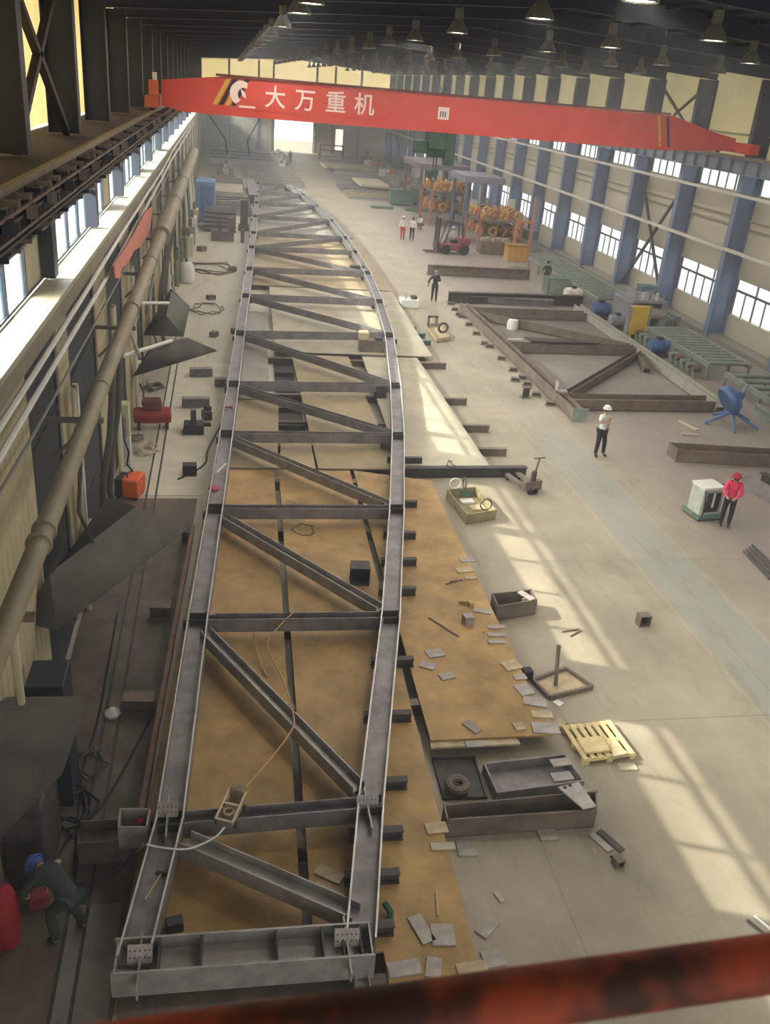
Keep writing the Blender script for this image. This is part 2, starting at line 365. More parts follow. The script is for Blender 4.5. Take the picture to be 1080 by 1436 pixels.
# columns, rafters, roof ---------------------------------------------------
def col_mesh(w,d,z0,z1,tf=.03,tw=.03):   # H column, depth d along x (local x 0..d), flange width w along y
    b=MB(); b.box((0,-w/2,z0),(tf,w/2,z1)); b.box((d-tf,-w/2,z0),(d,w/2,z1)); b.box((tf,-tw/2,z0),(d-tf,tw/2,z1)); return b
lu=col_mesh(.42,.72,9.07,roofz(XL)); lo=lu.build('column',NAVY,kind='structure')
ll=MB(); ll.box((-.12,-.2,6.9),(.2,.2,8.2)); llo=ll.build('column_lower',NAVY,kind='structure')
ru=col_mesh(.42,.98,0,9.0); ruo=ru.build('column',BLUE_C,kind='structure')
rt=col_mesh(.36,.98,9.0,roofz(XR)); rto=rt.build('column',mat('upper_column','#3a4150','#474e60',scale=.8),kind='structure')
for i,y in enumerate(COLY):
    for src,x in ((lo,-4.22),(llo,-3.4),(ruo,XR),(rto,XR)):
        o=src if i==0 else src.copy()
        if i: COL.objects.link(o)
        o.location=(x,y,0)
    b=MB((0,y,0)); zr=-.0
    for (xa,xb) in ((XL-1.1,XRG),(XRG,XR+.95)):
        za,zb=roofz(max(XL,xa)) if xa<XRG else roofz(XRG),roofz(XRG) if xb<=XRG else roofz(XR)
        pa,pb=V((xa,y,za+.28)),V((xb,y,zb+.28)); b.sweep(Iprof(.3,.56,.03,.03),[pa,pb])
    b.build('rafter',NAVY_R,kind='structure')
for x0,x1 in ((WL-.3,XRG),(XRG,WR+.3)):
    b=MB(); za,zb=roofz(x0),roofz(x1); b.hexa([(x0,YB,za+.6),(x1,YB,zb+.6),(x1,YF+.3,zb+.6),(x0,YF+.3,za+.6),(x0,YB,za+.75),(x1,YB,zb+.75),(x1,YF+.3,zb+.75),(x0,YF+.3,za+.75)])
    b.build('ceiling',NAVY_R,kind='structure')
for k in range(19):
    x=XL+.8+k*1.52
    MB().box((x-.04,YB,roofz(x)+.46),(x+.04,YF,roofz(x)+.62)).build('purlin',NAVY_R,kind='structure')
# side panels beside the eaves
# runway girders -------------------------------------------------------------
def runway(name,xc,face,mt):
    b=MB(); b.box((xc-.22,YB,8.2),(xc+.22,YF-1,8.24)); b.box((xc-.02,YB,8.24),(xc+.02,YF-1,8.86)); b.box((xc-.25,YB,8.86),(xc+.25,YF-1,8.9))
    y=YB+.5
    while y<YF-1: b.box((xc-.2,y-.01,8.24),(xc+.2,y+.01,8.86)); y+=1.28
    o=b.build(name,mt,kind='structure')
    MB().box((xc-.05,YB,8.9),(xc+.05,YF-1,9.02)).build(name+'_rail',mat('rail_steel','#75634a','#8c7a5e',scale=2),kind='structure')
runway('trim_30',-3.08,1,mat('girder_grey','#5b585a','#6d6a6b',scale=1))
runway('trim_32',24.95,-1,mat('girder_bluegrey','#767d88','#8a919c',scale=1))
# bracing
def brace(y0,y1,x,z0,z1,r,mt,name='brace'):
    for a,c in (((x,y0,z0),(x,y1,z1)),((x,y0,z1),(x,y1,z0))):
        MB().sweep(rect(r,r),[a,c],up=(1,0,0)).build(name,mt,kind='structure')
BR=mat('brace_paint','#4a4a4c','#5a5a5a',scale=2); BRD=mat('brace_dark','#241c1a','#30261f',scale=2)
brace(COLY[4]+.2,COLY[5]-.2,-3.8,9.1,12.4,.16,BRD)
for k in (9,19):
    brace(COLY[k]+.2,COLY[k+1]-.2,26.0,9.3,12.2,.12,BR); brace(COLY[k]+.2,COLY[k+1]-.2,25.9,.3,7.1,.14,BR)

# ------------------------------------------------------------------ crane power rails on the left girder
t=thing('conductor_rail','dark crane power rails and brackets along the left runway girder','power rail',(-2.8,0,8.4))
for k in range(4):
    MB((-2.8,0,8.4)).box((-2.82+.07*(k%2),YB,8.38+.14*k),(-2.78+.07*(k%2),YF-3,8.42+.14*k)).build('rail_bar',STEEL_B if k%2 else STEEL_D,t)
y=10.0
for k in range(48):
    b=MB((-2.8,0,8.4)); b.box((-2.9,y-.03,8.3),(-2.7,y+.03,8.36)); b.box((-2.9,y-.03,8.36),(-2.85,y+.03,8.98)); b.box((-2.9,y-.05,8.9),(-2.66,y+.05,8.96))
    if k%2: b.obox((-2.72,y+.2,8.72),(.16,.3,.18),.3)
    b.build('bracket',STEEL_B if k%3 else BLACK,t); y+=.7+.02*k

# ------------------------------------------------------------------ overhead crane
CY=44.0
t=thing('overhead_crane','red overhead travelling crane spanning the hall below the roof','crane',(0,CY,0))
q=(0,CY,0); y0,y1=CY-.0,CY+.9
b=MB(q); zt,zb=10.56,9.02
prof=[(-2.75,9.22),(-1.9,zb),(21.2,zb),(23.4,9.12),(24.7,9.25),(24.7,9.78),(23.6,9.95),(21.2,zt-.02),(-.1,zt),(-2.75,10.22)]
lo_=[b.bm.verts.new(V((x,y0,z))-V(q)) for x,z in prof]; hi_=[b.bm.verts.new(V((x,y1,z))-V(q)) for x,z in prof]
b.f(lo_); b.f(hi_[::-1]); n=len(prof)
for i in range(n): b.f([lo_[i],lo_[(i+1)%n],hi_[(i+1)%n],hi_[i]])
b.build('girder',CRANE,t)
MB(q).box((-.4,CY-.14,zt),(21.0,CY+1.0,zt+.1)).build('walkway',CRANE_D,t)
MB(q).box((-.9,CY-.08,9.0),(21.2,CY+.98,9.05)).build('lower_flange',CRANE,t)
MB(q).box((.3,CY-.03,9.3),(21.0,CY,9.34)).build('seam_rib',CRANE,t)
for xs in (-3.1,24.95):
    c=MB(q); c.box((xs-.24,CY-1.5,9.14),(xs+.24,CY+2.4,9.6)); c.build('end_truck',mat('crane_orange','#b5552a','#c4673a',scale=2) if xs<0 else CRANE,t)
    for yy in (CY-1.1,CY+2.0):
        w=MB(q); w.lathe([(.02,-.08),(.17,-.08),(.17,.08),(.02,.08)],(xs,yy,9.19),axis='x'); w.build('wheel',STEEL_D,t)
w=MB(q); w.box((-3.25,CY-.4,9.6),(-2.85,CY-.1,10.2)); w.build('control_box',mat('crane_orange','#b5552a'),t)
w=MB(q); w.tube([(-3.0,CY-.2,10.2),(-3.0,CY-.2,10.5)],.1); w.build('beacon',WHITE,t)
for k in range(2):
    for xs,sg,mt in ((.15,1,YELLOW),(.42,1,BLACK)):
        x=xs+k*.54 if k<2 else xs
        s_=MB(q); s_.plate([(x-.7,CY-.005,9.42),(x-.5,CY-.005,9.42),(x+.1,CY-.005,10.5),(x-.1,CY-.005,10.5)],(0,-1,0),.008); s_.build('stripe',mt,t)
for x in (20.6,21.05):
    s_=MB(q); s_.plate([(x+.15,CY-.005,9.15),(x+.27,CY-.005,9.15),(x-.08,CY-.005,10.5),(x-.2,CY-.005,10.5)],(0,-1,0),.008); s_.build('stripe',YELLOW if x<20.8 else BLACK,t)
# emblem: a curved crescent with a small base line
e=MB(q); c0=PY(339,131,CY-.012); arc=[]
for k in range(13):
    a=R(60+k*15); arc.append(c0+V((math.cos(a)*.52,0,math.sin(a)*.5)))
inn=[]
for k in range(13):
    a=R(240-k*15); rr=.27; inn.append(c0+V((math.cos(a)*rr+.1,0,math.sin(a)*rr-.04)))
e.plate(arc+inn,(0,-1,0),.008); e.plate([c0+V(p) for p in ((-.05,0,.2),(.16,0,.02),(.2,0,-.2),(.02,0,-.1))],(0,-1,0),.008)
e.box((c0.x-.12,CY-.02,c0.z-.57),(c0.x+.6,CY-.008,c0.z-.49)); e.build('emblem',LETTER,t)
def glyph(ch,x,z,size,mt,parent,y):
    cu=bpy.data.curves.new('character','FONT'); cu.body=ch; cu.size=size; cu.extrude=.006; cu.align_x='CENTER'; cu.offset=.012
    to=bpy.data.objects.new('tmp',cu); COL.objects.link(to)
    bpy.context.view_layer.update(); dg=bpy.context.evaluated_depsgraph_get(); me=bpy.data.meshes.new_from_object(to.evaluated_get(dg))
    bpy.data.objects.remove(to); o=bpy.data.objects.new('character',me); COL.objects.link(o); me.materials.clear(); me.materials.append(mt)
    o.parent=parent; o.rotation_euler=(PI/2,0,0); o.location=(x,y,z); return o
for ch,px,py in (('大',386,136),('万',428,140),('重',471,143),('机',511,146)):
    p=PY(px,py,CY); glyph(ch,p.x,p.z-.36,.95,LETTER,t,-.02)
p=PY(622,159,CY); MB(q).box((p.x-.26,CY-.03,p.z-.26),(p.x+.26,CY-.012,p.z+.26)).build('sign',LETTER,t)
for k in range(3): MB(q).box((p.x-.16+.11*k,CY-.04,p.z-.16),(p.x-.11+.11*k,CY-.03,p.z+.08)).build('sign_mark',BLACK,t)
# hoist
h=MB(q); h.box((9.3,CY-.3,8.3),(10.1,CY+.7,8.98)); h.box((8.7,CY-.1,8.05),(9.3,CY+.5,8.6)); h.lathe([(.02,-.5),(.3,-.5),(.3,.5),(.02,.5)],(9.9,CY+.2,8.2),axis='x')
h.box((10.15,CY-.2,7.6),(10.6,CY+.4,9.0)); h.build('hoist',GREEN_D,t)
h=MB(q); h.tube([(9.7,CY+.2,8.0),(9.7,CY+.2,7.3)],.03); h.tube([(9.85,CY+.2,8.0),(9.85,CY+.2,7.3)],.03); h.box((9.6,CY+.05,7.1),(9.95,CY+.35,7.35)); h.torus((9.77,CY+.2,6.95),.14,.04,axis='y'); h.build('hook_block',GREEN_D,t)
for xa,xb in ((-.75,.1),(1.55,1.1)):
    MB(q).tube([(xa,CY+.3,9.02),(xb-.1,CY+.3,8.0),(xb,CY+.3,7.4)],.022,6).build('pendant_cable',BLACK,t)

# ------------------------------------------------------------------ lamps
def make_lamp():
    t=thing('high_bay_lamp','lamp','lamp',(0,0,0),0,'high bay lamps under the roof')
    o=MB(); o.lathe([(.03,.3),(.13,.25),(.22,.12),(.27,.02),(.29,0),(.3,.02),(.26,.12),(.17,.26),(.1,.34),(.1,.36)],n=14); o.build('reflector',mat('lamp_shade','#6a6454','#7d7766',scale=5),t,True)
    MB().lathe([(.09,.34),(.12,.38),(.12,.62),(.05,.66)],n=12).build('ballast',mat('lamp_body','#5a574c','#6a675c',scale=4),t)
    MB().tube([(0,0,.64),(0,0,1.3)],.02,6).build('hanger',STEEL_D,t)
    MB().lathe([(.02,.015),(.24,.02),(.24,.035),(.02,.04)],n=14).build('lit_diffuser',emit('lamp_glow','#fff6e4',9.),t)
    return t
lamp0=make_lamp(); first=True
rows=[(1.85,[22.3,25.8,33.3,41.3,46.8],'row nearest the left wall'),(6.35,[15.1,20.1,27.4,33.7,39.2,44.5],'second row from the left wall'),(10.75,[21.1,27.1,32.7,39.5,46],'middle row'),(15.6,[28,34.2,39,45],'second row from the right wall'),(19.0,[36.3,43.8,51],'row nearest the right wall')]
LAMPS=[]; LAMP_W=165
for x,ys,rn in rows:
    ys=list(ys); 
    while ys[-1]<126: ys.append(ys[-1]+BAY)
    for i,y in enumerate(ys):
        o=lamp0 if first else copy_tree(lamp0); first=False
        o.location=(x,y,12.2); relabel(o,'high bay lamp, %s from near end of %s'%(ORD[i],rn)); LAMPS.append((x,y))
def area(name,loc,rot,sx,sy,power,col=(1,.93,.82),shape='RECTANGLE',spread=None):
    l=bpy.data.lights.new(name,'AREA'); l.shape=shape; l.size=sx; l.size_y=sy; l.energy=power; l.color=col
    if spread: l.spread=spread
    o=bpy.data.objects.new(name,l); COL.objects.link(o); o.location=loc; o.rotation_euler=rot; return o
for x,y in LAMPS:
    if y<110: area('lamp_and_fill_light',(x,y,12.18),(0,0,0),.55,.55,LAMP_W,(1,.94,.86),'DISK')
for x in (1.85,6.35,10.75,15.6,20.0):  # unseen fill lights without fixtures, added to brighten the near hall
    for y in (-6,1,8,14.5): area('lamp_and_fill_light',(x,y,12.0),(0,0,0),.45,.45,LAMP_W*(.6 if x>8 else .4 if x>3 else .05),(1,.94,.86),'DISK')
# ================================================================== MAIN TRUSS
ZT=.85
LJ=[(-1.1,7.8),(-.78,10.1),(-.52,15.55),(-.23,20.7),(.06,26),(.32,31),(.65,38.1),(1.04,45.4),(1.39,52.5),(1.7,59.7),(2.0,65.7),(2.35,74),(2.72,82.5),(3.07,90.5),(3.36,98.4)]
RJ=[(1.74,7.82),(2.22,10.2),(3.42,15.5),(4.45,20.7),(5.43,26.1),(6.24,31.3),(7.22,38.7),(7.8,45.4),(8.25,52.9),(8.42,60),(8.45,65.7),(8.36,74.2),(7.95,82.7),(7.35,90.6),(6.35,98.5)]
zc=ZT-.18
EDGE=mat('edge_highlight','#b9b4ae','#d2cdc6',rough=.35,metal=.3,scale=3)
t=thing('roof_truss','long grey welded steel roof truss lying flat on stubs along the hall','truss',(0,8,0)); q=(0,8,0)
def P3(p,z=zc): return V((p[0],p[1],z))
for J in (LJ,RJ):
    ch_=MB(q).sweep(Hprof(.40,.36,.022,.02),[P3(p) for p in J]).build('chord',STEEL,t)
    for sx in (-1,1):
        b=MB(q); b.sweep([(sx*.189-.014,.18),(sx*.189+.014,.18),(sx*.189+.014,.186),(sx*.189-.014,.186)],[P3(p) for p in J]); b.build('flange_highlight',EDGE,ch_)
# pale strips above paint the highlight along the flange tops
for k,(a,c) in enumerate(zip(LJ,RJ)):
    if k==0: continue
    A,B=P3(a),P3(c); d=(B-A).normalized(); A+=d*.2; B-=d*.2
    MB(q).sweep(Hprof(.25,.30),[A,B]).build('strut',STEEL,t)
    for J in (a,c):    # stiffeners inside the chords at the node
        for dy in (-.13,.13): MB(q).box((J[0]-.178,J[1]+dy-.008,zc-.16),(J[0]+.178,J[1]+dy+.008,zc+.16)).build('stiffener',STEEL_D,t)
for k in range(14):
    if k<9: a,c=LJ[k+1],RJ[k]
    else: a,c=LJ[k],RJ[k+1]
    A,B=P3(a),P3(c); d=(B-A).normalized(); A+=d*.30; B-=d*(.30 if k else .0)
    if k<9: A+=V((.02,-.16,0)); B+=V((0,.14+(.3 if k==0 else 0),0))
    MB(q).sweep(Hprof(.28 if k==0 else .24,.26),[A,B]).build('diagonal',STEEL_L if k<4 else STEEL,t)
    n=V((-d.y,d.x,0))
# end beam
A=(G(150,1366,ZT)+G(166,1316,ZT))/2; B=(G(526,1343,ZT)+G(521,1288,ZT))/2
wd=(G(350,1355,ZT)-G(350,1305,ZT)).length
MB(q).sweep(Hprof(wd,.42,.03,.02),[A.xy.to_3d()+V((0,0,ZT-.21)),B.xy.to_3d()+V((0,0,ZT-.21))]).build('end_beam',STEEL_L,t)
d=(B-A).normalized(); nn=V((-d.y,d.x,0)); Lb=(B-A).length
for s in (.012,.17,.33,.62,.80,.88,.95,.99):
    p=A+d*(Lb*s); b=MB(q); b.obox((p.x,p.y,ZT-.21),(.022,wd-.05,.4),math.atan2(d.y,d.x)); b.build('stiffener',STEEL_D if .1<s<.99 else STEEL_L,t)
# splice plates with bolt holes
for px,py,w_,rz in ((235,1131,.30,-.05),(516,1121,.34,-.03),(487,1310,.32,-.05),(196,1333,.30,-.02)):
    p=G(px,py,ZT+.06); b=MB(q); b.obox((p.x,p.y,ZT-.0),(w_,.02,.22),rz,R(-35)); g_=b.build('splice_plate',SCRAP,t)
    for i in range(5):
        for j in range(2):
            h=MB(q); c=V((p.x,p.y,ZT))+Euler((R(-35),0,rz)).to_matrix()@V((-.12+.06*i,-.012,-.04+.08*j)); h.obox(c,(.018,.006,.018),rz,R(-35)); h.build('bolt_hole',BLACK,g_)
    b=MB(q); b.box((p.x-.012,p.y-.5,zc),(p.x+.012,p.y+.35,ZT-.02)); b.build('rib_plate',STEEL_L,t)

# ================================================================== PLATES AND BEAMS OF THE WORK DECK
ZP=.30
def slab(name,label,cat,poly,z0,z1,mt,group=None):
    c=sum((V((p[0],p[1],0)) for p in poly),V())/len(poly); b=MB((c.x,c.y,z0)); b.prism([(p[0],p[1]) for p in poly],z0,z1)
    return tag(b.build(name,mt),label,cat,group)
gp='deck plates under the truss'
slab('deck_plate','yellow steel deck plate between left truss chord and the first black gap','plate',[(-1.35,8.0),(1.04,8.0),(1.43,24.3),(-.35,24.3)],ZP-.04,ZP,PLATE_Y,gp)
slab('deck_plate','broad yellow deck plate under the diagonals between the two black gaps','plate',[(1.18,8.0),(2.1,8.0),(2.1,7.2),(3.32,7.2),(3.68,24.3),(1.57,24.3)],ZP-.04,ZP,PLATE_Y,gp)
slab('deck_plate','yellow deck plate strewn with scrap plates right of the truss','plate',[(3.62,12.15),(5.9,12.15),(6.02,23.6),(3.86,24.3),(3.8,24.3)],ZP-.04,ZP,PLATE_Y,gp)
slab('deck_plate','brown plate strip sticking out at front edge of scrap-strewn yellow plate','plate',[(3.6,12.0),(5.25,12.0),(5.2,12.5),(3.64,12.5)],ZP-.085,ZP-.045,SCRAP_T,gp)
slab('deck_plate','tan deck plate behind the yellow ones under left half of truss','plate',[(-.3,24.45),(1.55,24.45),(1.9,30.6),(.1,30.6)],ZP-.04,ZP,PLATE_T,gp)
slab('deck_plate','dull tan deck plate under the fourth strut beside open floor pit','plate',[(2.75,24.45),(5.15,24.45),(5.15,36.6),(2.75,36.6)],ZP-.04,ZP,PLATE_T,gp)
slab('deck_plate','short tan deck plate in front of the open floor pit','plate',[(1.62,24.45),(2.68,24.45),(2.7,26.6),(1.75,26.6)],ZP-.04,ZP,PLATE_T,gp)
slab('deck_plate','pale sunlit deck plate right of truss with its long straight edge','plate',[(5.3,24.75),(8.15,24.75),(8.17,36.7),(5.75,36.7)],ZP-.04,ZP,PLATE_W,gp)
slab('deck_plate','grey deck plate left of pit under the fifth strut','plate',[(.25,30.75),(1.6,30.75),(1.95,44),(.9,44)],ZP-.04,ZP,PLATE_G,gp)
slab('deck_plate','pale deck plate under sixth and seventh struts','plate',[(2.1,37.0),(8.9,37.0),(9.3,50),(2.4,50)],ZP-.04,ZP,PLATE_W,gp)
slab('deck_plate','tan deck plate under the middle of the truss','plate',[(1.5,50.3),(9.4,50.3),(9.5,68),(2.2,68)],ZP-.04,ZP,PLATE_T,gp)
slab('deck_plate','grey deck plate under the far end of the truss','plate',[(2.2,68.4),(9.5,68.4),(8,97),(3.4,97)],ZP-.04,ZP,PLATE_G,gp)
def beam_thing(name,label,cat,p0,p1,w,h,mt,group=None,prof=None,web_h=False):
    p0,p1=V(p0),V(p1); b=MB(p0); b.sweep((Hprof if web_h else Iprof)(w,h,.02,.016),[p0+V((0,0,h/2)),p1+V((0,0,h/2))]); return tag(b.build(name,mt),label,cat,group)
gs='beams carrying the deck plates'
for k,(Y,x0,x1,lab) in enumerate([(7.6,-1.3,3.3,'at the front end of the deck'),(10.0,-1.2,3.3,'below the second strut'),(13.3,-1.0,5.8,'near front edge of the scrap-strewn plate'),(16.0,-.8,5.8,'below the third strut'),(20.5,-.5,5.9,'below the fourth strut'),(23.6,-.4,6.0,'just before the seam between yellow and tan plates'),(26.4,-.2,9.2,'sticking out at lower right of pale plate'),(28.6,0,9.2,'sticking out midway along pale plate'),(31.5,.2,9.1,'sticking out third along pale plate'),(36.2,.5,9.35,'sticking out at far corner of pale plate')]):
    beam_thing('support_beam','grey steel support beam under the deck, '+lab,'beam',(x0,Y,0),(x1,Y,0),.2,ZP-.042,STEEL_B,gs)
beam_thing('support_beam','long dark I-beam across front edge of the pale deck plate','beam',(5.35,24.55,0),(9.35,24.7,0),.22,.32,STEEL_D)
for (a,c,lab) in (((553,466),(583,466),'dark brown'),((570,474),(596,474),'green'),((576,484),(604,484),'green-brown')):
    p0=G(a[0],a[1]); p1=G(c[0],c[1]); beam_thing('support_beam',lab+' short beam end beside the small white tool cart','beam',(p0.x,p0.y,0),(p1.x,p1.y,0),.25,.25,GREEN if 'green' in lab else STEEL_D)
# beams lying in the open pit
for k,y in enumerate((27.2,28.4,30.2,32.4,34.4)):
    beam_thing('pit_beam','dark beam in the open floor pit, %s from the front'%ORD[k],'beam',(1.75+.05*k,y,.0),(2.68,y,.0),.16,.2,STEEL_D,'beams in the floor pit')
slab('pit_plate','dark brown plate in the bottom of the open floor pit','plate',[(1.7,26.7),(2.7,26.7),(2.7,36.5),(2.0,36.5)],.002,.02,mat('dark_brown_plate','#2e2623','#41362f',scale=2))  # dark brown sheet covers the bottom of the pit
# stubs under the chords
gs='stubs under the right chord'
pts=[(571,1097),(565,1167),(560,1227),(552,1300),(577,1003),(580,927),(583,828),(584,787),(583,750),(585,706),(592,645)]
pts.sort(key=lambda p:-p[1])
def chx(J,y):
    for a,b in zip(J,J[1:]):
        if a[1]<=y<=b[1]: return a[0]+(b[0]-a[0])*(y-a[1])/(b[1]-a[1])
    return J[0][0] if y<J[0][1] else J[-1][0]
for k,(x,y) in enumerate(pts):
    p=G(x,y,ZP+.1); cx=chx(RJ,p.y)
    beam_thing('support_stub','short steel stub sticking out under right truss chord, %s from the front'%ORD[k],'stub',(cx-.3,p.y,ZP),(max(p.x,cx+.45),p.y,ZP),.14,.185,STEEL_D,gs)
for k,Y in enumerate((38.7,45.4,52.9,60,66,74.2,82.7,90.6,98.2)):
    cx=chx(RJ,Y); beam_thing('support_stub','short steel stub under far half of right chord, %s of nine'%ORD[k],'stub',(cx-.3,Y+.25,ZP if Y<96 else 0),(cx+.45,Y+.25,ZP if Y<96 else 0),.14,.185 if Y<96 else .48,STEEL_D,'far stubs under the right chord')
gs='stools under the left chord'
LST=[(266,298,521,'fourth strut','grey'),(255,294,563,'dark vise stand','grey'),(301,317,535,'fourth strut end','slatted grey'),(256,276,657,'left of red rag','dark'),(210,240,855,'third strut end','brown'),(172,218,985,'white paper scrap','brown'),(255,270,750,'point of brown hood cloth','rusty')]
for k,(x0,x1,y,lab,c) in enumerate(LST):
    p0,p1=G(x0,y,.2),G(x1,y,.2)
    b=MB((p0.x,p0.y,0)); b.sweep(Iprof(.3,.34,.02,.016),[(p0.x,p0.y,.17),(p1.x,p1.y,.17)]); tag(b.build('steel_stool',STEEL_D if c in('dark','rusty') else STEEL_B if c=='brown' else STEEL),'%s short H-beam stool on left floor near %s'%(c,lab),'stool')
for k,J in enumerate(LJ[1:]):
    if k in (): continue
    beam_thing('support_stub','steel stub under left truss chord at the %s strut'%ORD[k],'stub',(J[0]-.32,J[1]+.35,ZP if J[1]<96 else 0),(J[0]+.32,J[1]+.35,ZP if J[1]<96 else 0),.14,.185 if J[1]<96 else .48,STEEL_D,'stubs under the left chord')
beam_thing('support_stub','stub below the front left corner of the truss end beam','stub',(-1.3,8.1,ZP),(-.3,8.1,ZP),.2,.13,STEEL_D); beam_thing('support_stub','stub with bright flanges below front right corner of the end beam','stub',(1.85,7.95,ZP),(1.85,8.3,ZP),.2,.13,STEEL_L)
p=G(505,1365,.4)
beam_thing('beam_offcut','short I-beam offcut standing out below right end of the end beam','beam',(p.x,7.35,ZP),(p.x,7.82,ZP),.2,.2,STEEL_L,web_h=True)
slab('floor_plate','shade-darkened brown steel floor plate along left aisle beside the truss','plate',[(-3.0,5.5),(-1.45,5.5),(-.75,22.9),(-3.0,22.9)],.0,.012,mat('shaded_floor_plate','#4a4136','#6f6353',rough=.6,scale=.9,detail=9))  # brown plate, darkened further to stand for the unlit near aisle
slab('floor_plate','pale plate on left aisle floor beyond seam of the dark brown plate','plate',[(-2.2,23.1),(-.6,23.1),(.2,36),(-2.2,36)],.0,.012,mat('pale_floor_plate','#b5ad98','#d0c8b2',rough=.6,scale=.9,detail=9))  # pale plate, tone raised further to imitate light from the wall openings
slab('floor_plate','dull blue-grey floor plate in front of the truss end beam','plate',[(-1.45,5.3),(3.4,5.3),(3.4,7.15),(2.0,7.15),(2.0,7.45),(-1.45,7.45)],.0,.012,mat('bluegrey_plate','#4f5252','#6a6c69',rough=.5,scale=1.2,detail=8))
slab('floor_plate','dull grey steel plate on floor left of front left chord by the welder','plate',[(-2.1,7.55),(-1.42,7.55),(-1.42,9.35),(-2.1,9.35)],.0125,.02,mat('grey_floor_plate','#6a6562','#8a837d',rough=.5,scale=1.2,detail=8))
# long rusty angle beside the left chord and floor grooves
b=MB((-.9,8,0)); b.sweep(rect(.09,.12),[(-1.28,10.2,.36),(-.78,20.5,.36)]); tag(b.build('edge_bar',mat('rusty_bar','#6a4a33','#84604a',scale=3)),'rusty brown bar along outer side of the left truss chord','bar')
for k,(x,y) in enumerate(((-1.9,6.5),(-2.15,6.5))):
    MB((x,y,0)).box((x,y,0),(x+.05,40,.022)).build('floor_rail',STEEL_D,kind='structure')

# ================================================================== SCRAP PLATES
def scrap(px,py,L,W,rz,mt,label,z=ZP,th=.025,tilt=0):
    p=G(px,py,z); b=MB((p.x,p.y,z)); b.obox((p.x,p.y,z+th/2+.003+abs(math.sin(tilt))*L/2),(L,W,th),rz,0,tilt); return tag(b.build('scrap_plate',mt),label,'plate','loose scrap plates')
Z0=0.0
SC=[(616,858,.0,.0,0,0,''),]
scrap(610,917,.36,.26,.2,SCRAP,'grey scrap plate on yellow deck right of third truss strut, upper of two')
scrap(600,934,.30,.22,-.5,SCRAP,'grey scrap plate peeking from beneath another right of third strut')
scrap(627,949,.30,.2,.25,SCRAP,'lone grey scrap plate amid scrap-strewn yellow deck')
scrap(651,800,.42,.22,.15,SCRAP_T,'tan scrap plate at right edge of yellow deck, rearmost of three')
scrap(655,786,.36,.2,.1,SCRAP,'mauve-grey strip lying behind the rearmost tan scrap plate',)
scrap(660,811,.3,.12,.05,SCRAP_T,'narrow tan strip overhanging the deck edge before three scraps')
scrap(640,815,.34,.03,.2,STEEL_B,'thin brown strip on yellow deck left of the narrow tan strip')
scrap(677,858,.4,.16,-.35,SCRAP,'slanted mauve scrap plate just behind the small square block')
scrap(696,880,.38,.12,.03,SCRAP,'rearmost of three parallel strips on the right deck edge')
scrap(696,891,.36,.13,.03,SCRAP,'middle of three parallel strips on the right deck edge')
scrap(696,901,.36,.12,.03,SCRAP,'frontmost of three parallel strips on the right deck edge')
scrap(717,934,.36,.3,.3,SCRAP_T,'tan scrap plate at the deck edge beyond three parallel strips')
scrap(729,950,.26,.18,.1,SCRAP,'small grey plate overhanging deck edge near the dark notch')
scrap(735,968,.3,.34,.25,SCRAP,'large grey plate leaning past deck edge next to dark notch')
scrap(750,985,.44,.26,-.3,SCRAP,'grey plate with bright rim at right deck edge')
scrap(760,1003,.4,.2,-.1,SCRAP_T,'tan plate overlapped by the bright rimmed grey plate')
scrap(765,1022,.5,.3,-.12,SCRAP,'dark grey plate at front right corner of scrap-strewn deck',)
scrap(728,1020,.2,.2,.15,SCRAP_T,'small tan piece beside yellow paint patch on deck corner')
scrap(662,1020,.36,.18,-1.0,PLATE_G,'grey-green scrap plate near front edge of scrap-strewn deck')
scrap(667,1044,.36,.16,.02,SCRAP,'mauve plate on the brown strip at the deck front',.26)
scrap(633,818,.3,.02,.4,STEEL_B,'thin bent strip on the shaded part of yellow deck',)
scrap(622,880,.9,.03,-1.0,STEEL_B,'long thin rod on yellow deck right of third strut')
scrap(678,888,.02,.02,0,STEEL_B,'tiny nut on yellow deck left of three parallel strips')
scrap(612,1162,.34,.22,.05,SCRAP_T,'pale tan plate lying on deck edge by the long open channel')
scrap(621,1188,.38,.14,-.03,PLATE_W,'whitish narrow plate in front of the pale tan plate')
scrap(654,1191,.3,.3,-.05,SCRAP,'square grey plate on floor right of whitish narrow plate',Z0)
scrap(591,1304,.2,.46,.3,SCRAP,'long grey scrap plate lying slanted near the front deck end')
scrap(621,1312,.32,.34,-.1,SCRAP,'squarish grey scrap plate beside the slanted one at deck front')
scrap(613,1268,.03,.42,-.15,SCRAP_T,'thin tan stick standing toward the squarish scrap plate')
scrap(567,1359,.44,.22,.08,SCRAP,'dark grey plate with a nut at the very front left of deck')
scrap(608,1358,.2,.3,-.3,SCRAP,'grey plate between the nut plate and the tan front plate')
scrap(662,1358,.42,.16,.08,SCRAP_T,'tan plate at front right deck end near the red handrail')
scrap(683,1301,.36,.2,.75,SCRAP,'weathered plate leaning at deck edge right front',Z0)
scrap(700,1259,.08,.2,.35,PLATE_W,'small whitish strip alone on the concrete floor',Z0)
scrap(692,1345,.3,.26,.1,SCRAP,'grey plate on floor partly hidden by the red handrail',Z0)
scrap(462,1227,.42,.2,-.6,SCRAP_T,'tan scrap plate under the second strut left of right chord')
scrap(462,1250,.46,.12,-.6,SCRAP_T,'brown strip in front of tan scrap under second strut')
scrap(768,1172,.3,.22,0,SCRAP,'grey plate leaning against outside of the long open channel',.0,.025)
scrap(842,1182,.12,.42,.45,SCRAP,'pale strip on floor at right end of long open channel',Z0)
scrap(856,1180,.12,.5,.45,STEEL_D,'dark strip next to the pale strip on floor',Z0)
scrap(786,1070,.36,.18,.1,SCRAP,'rear of two small plates laid across the shallow tray',.222)
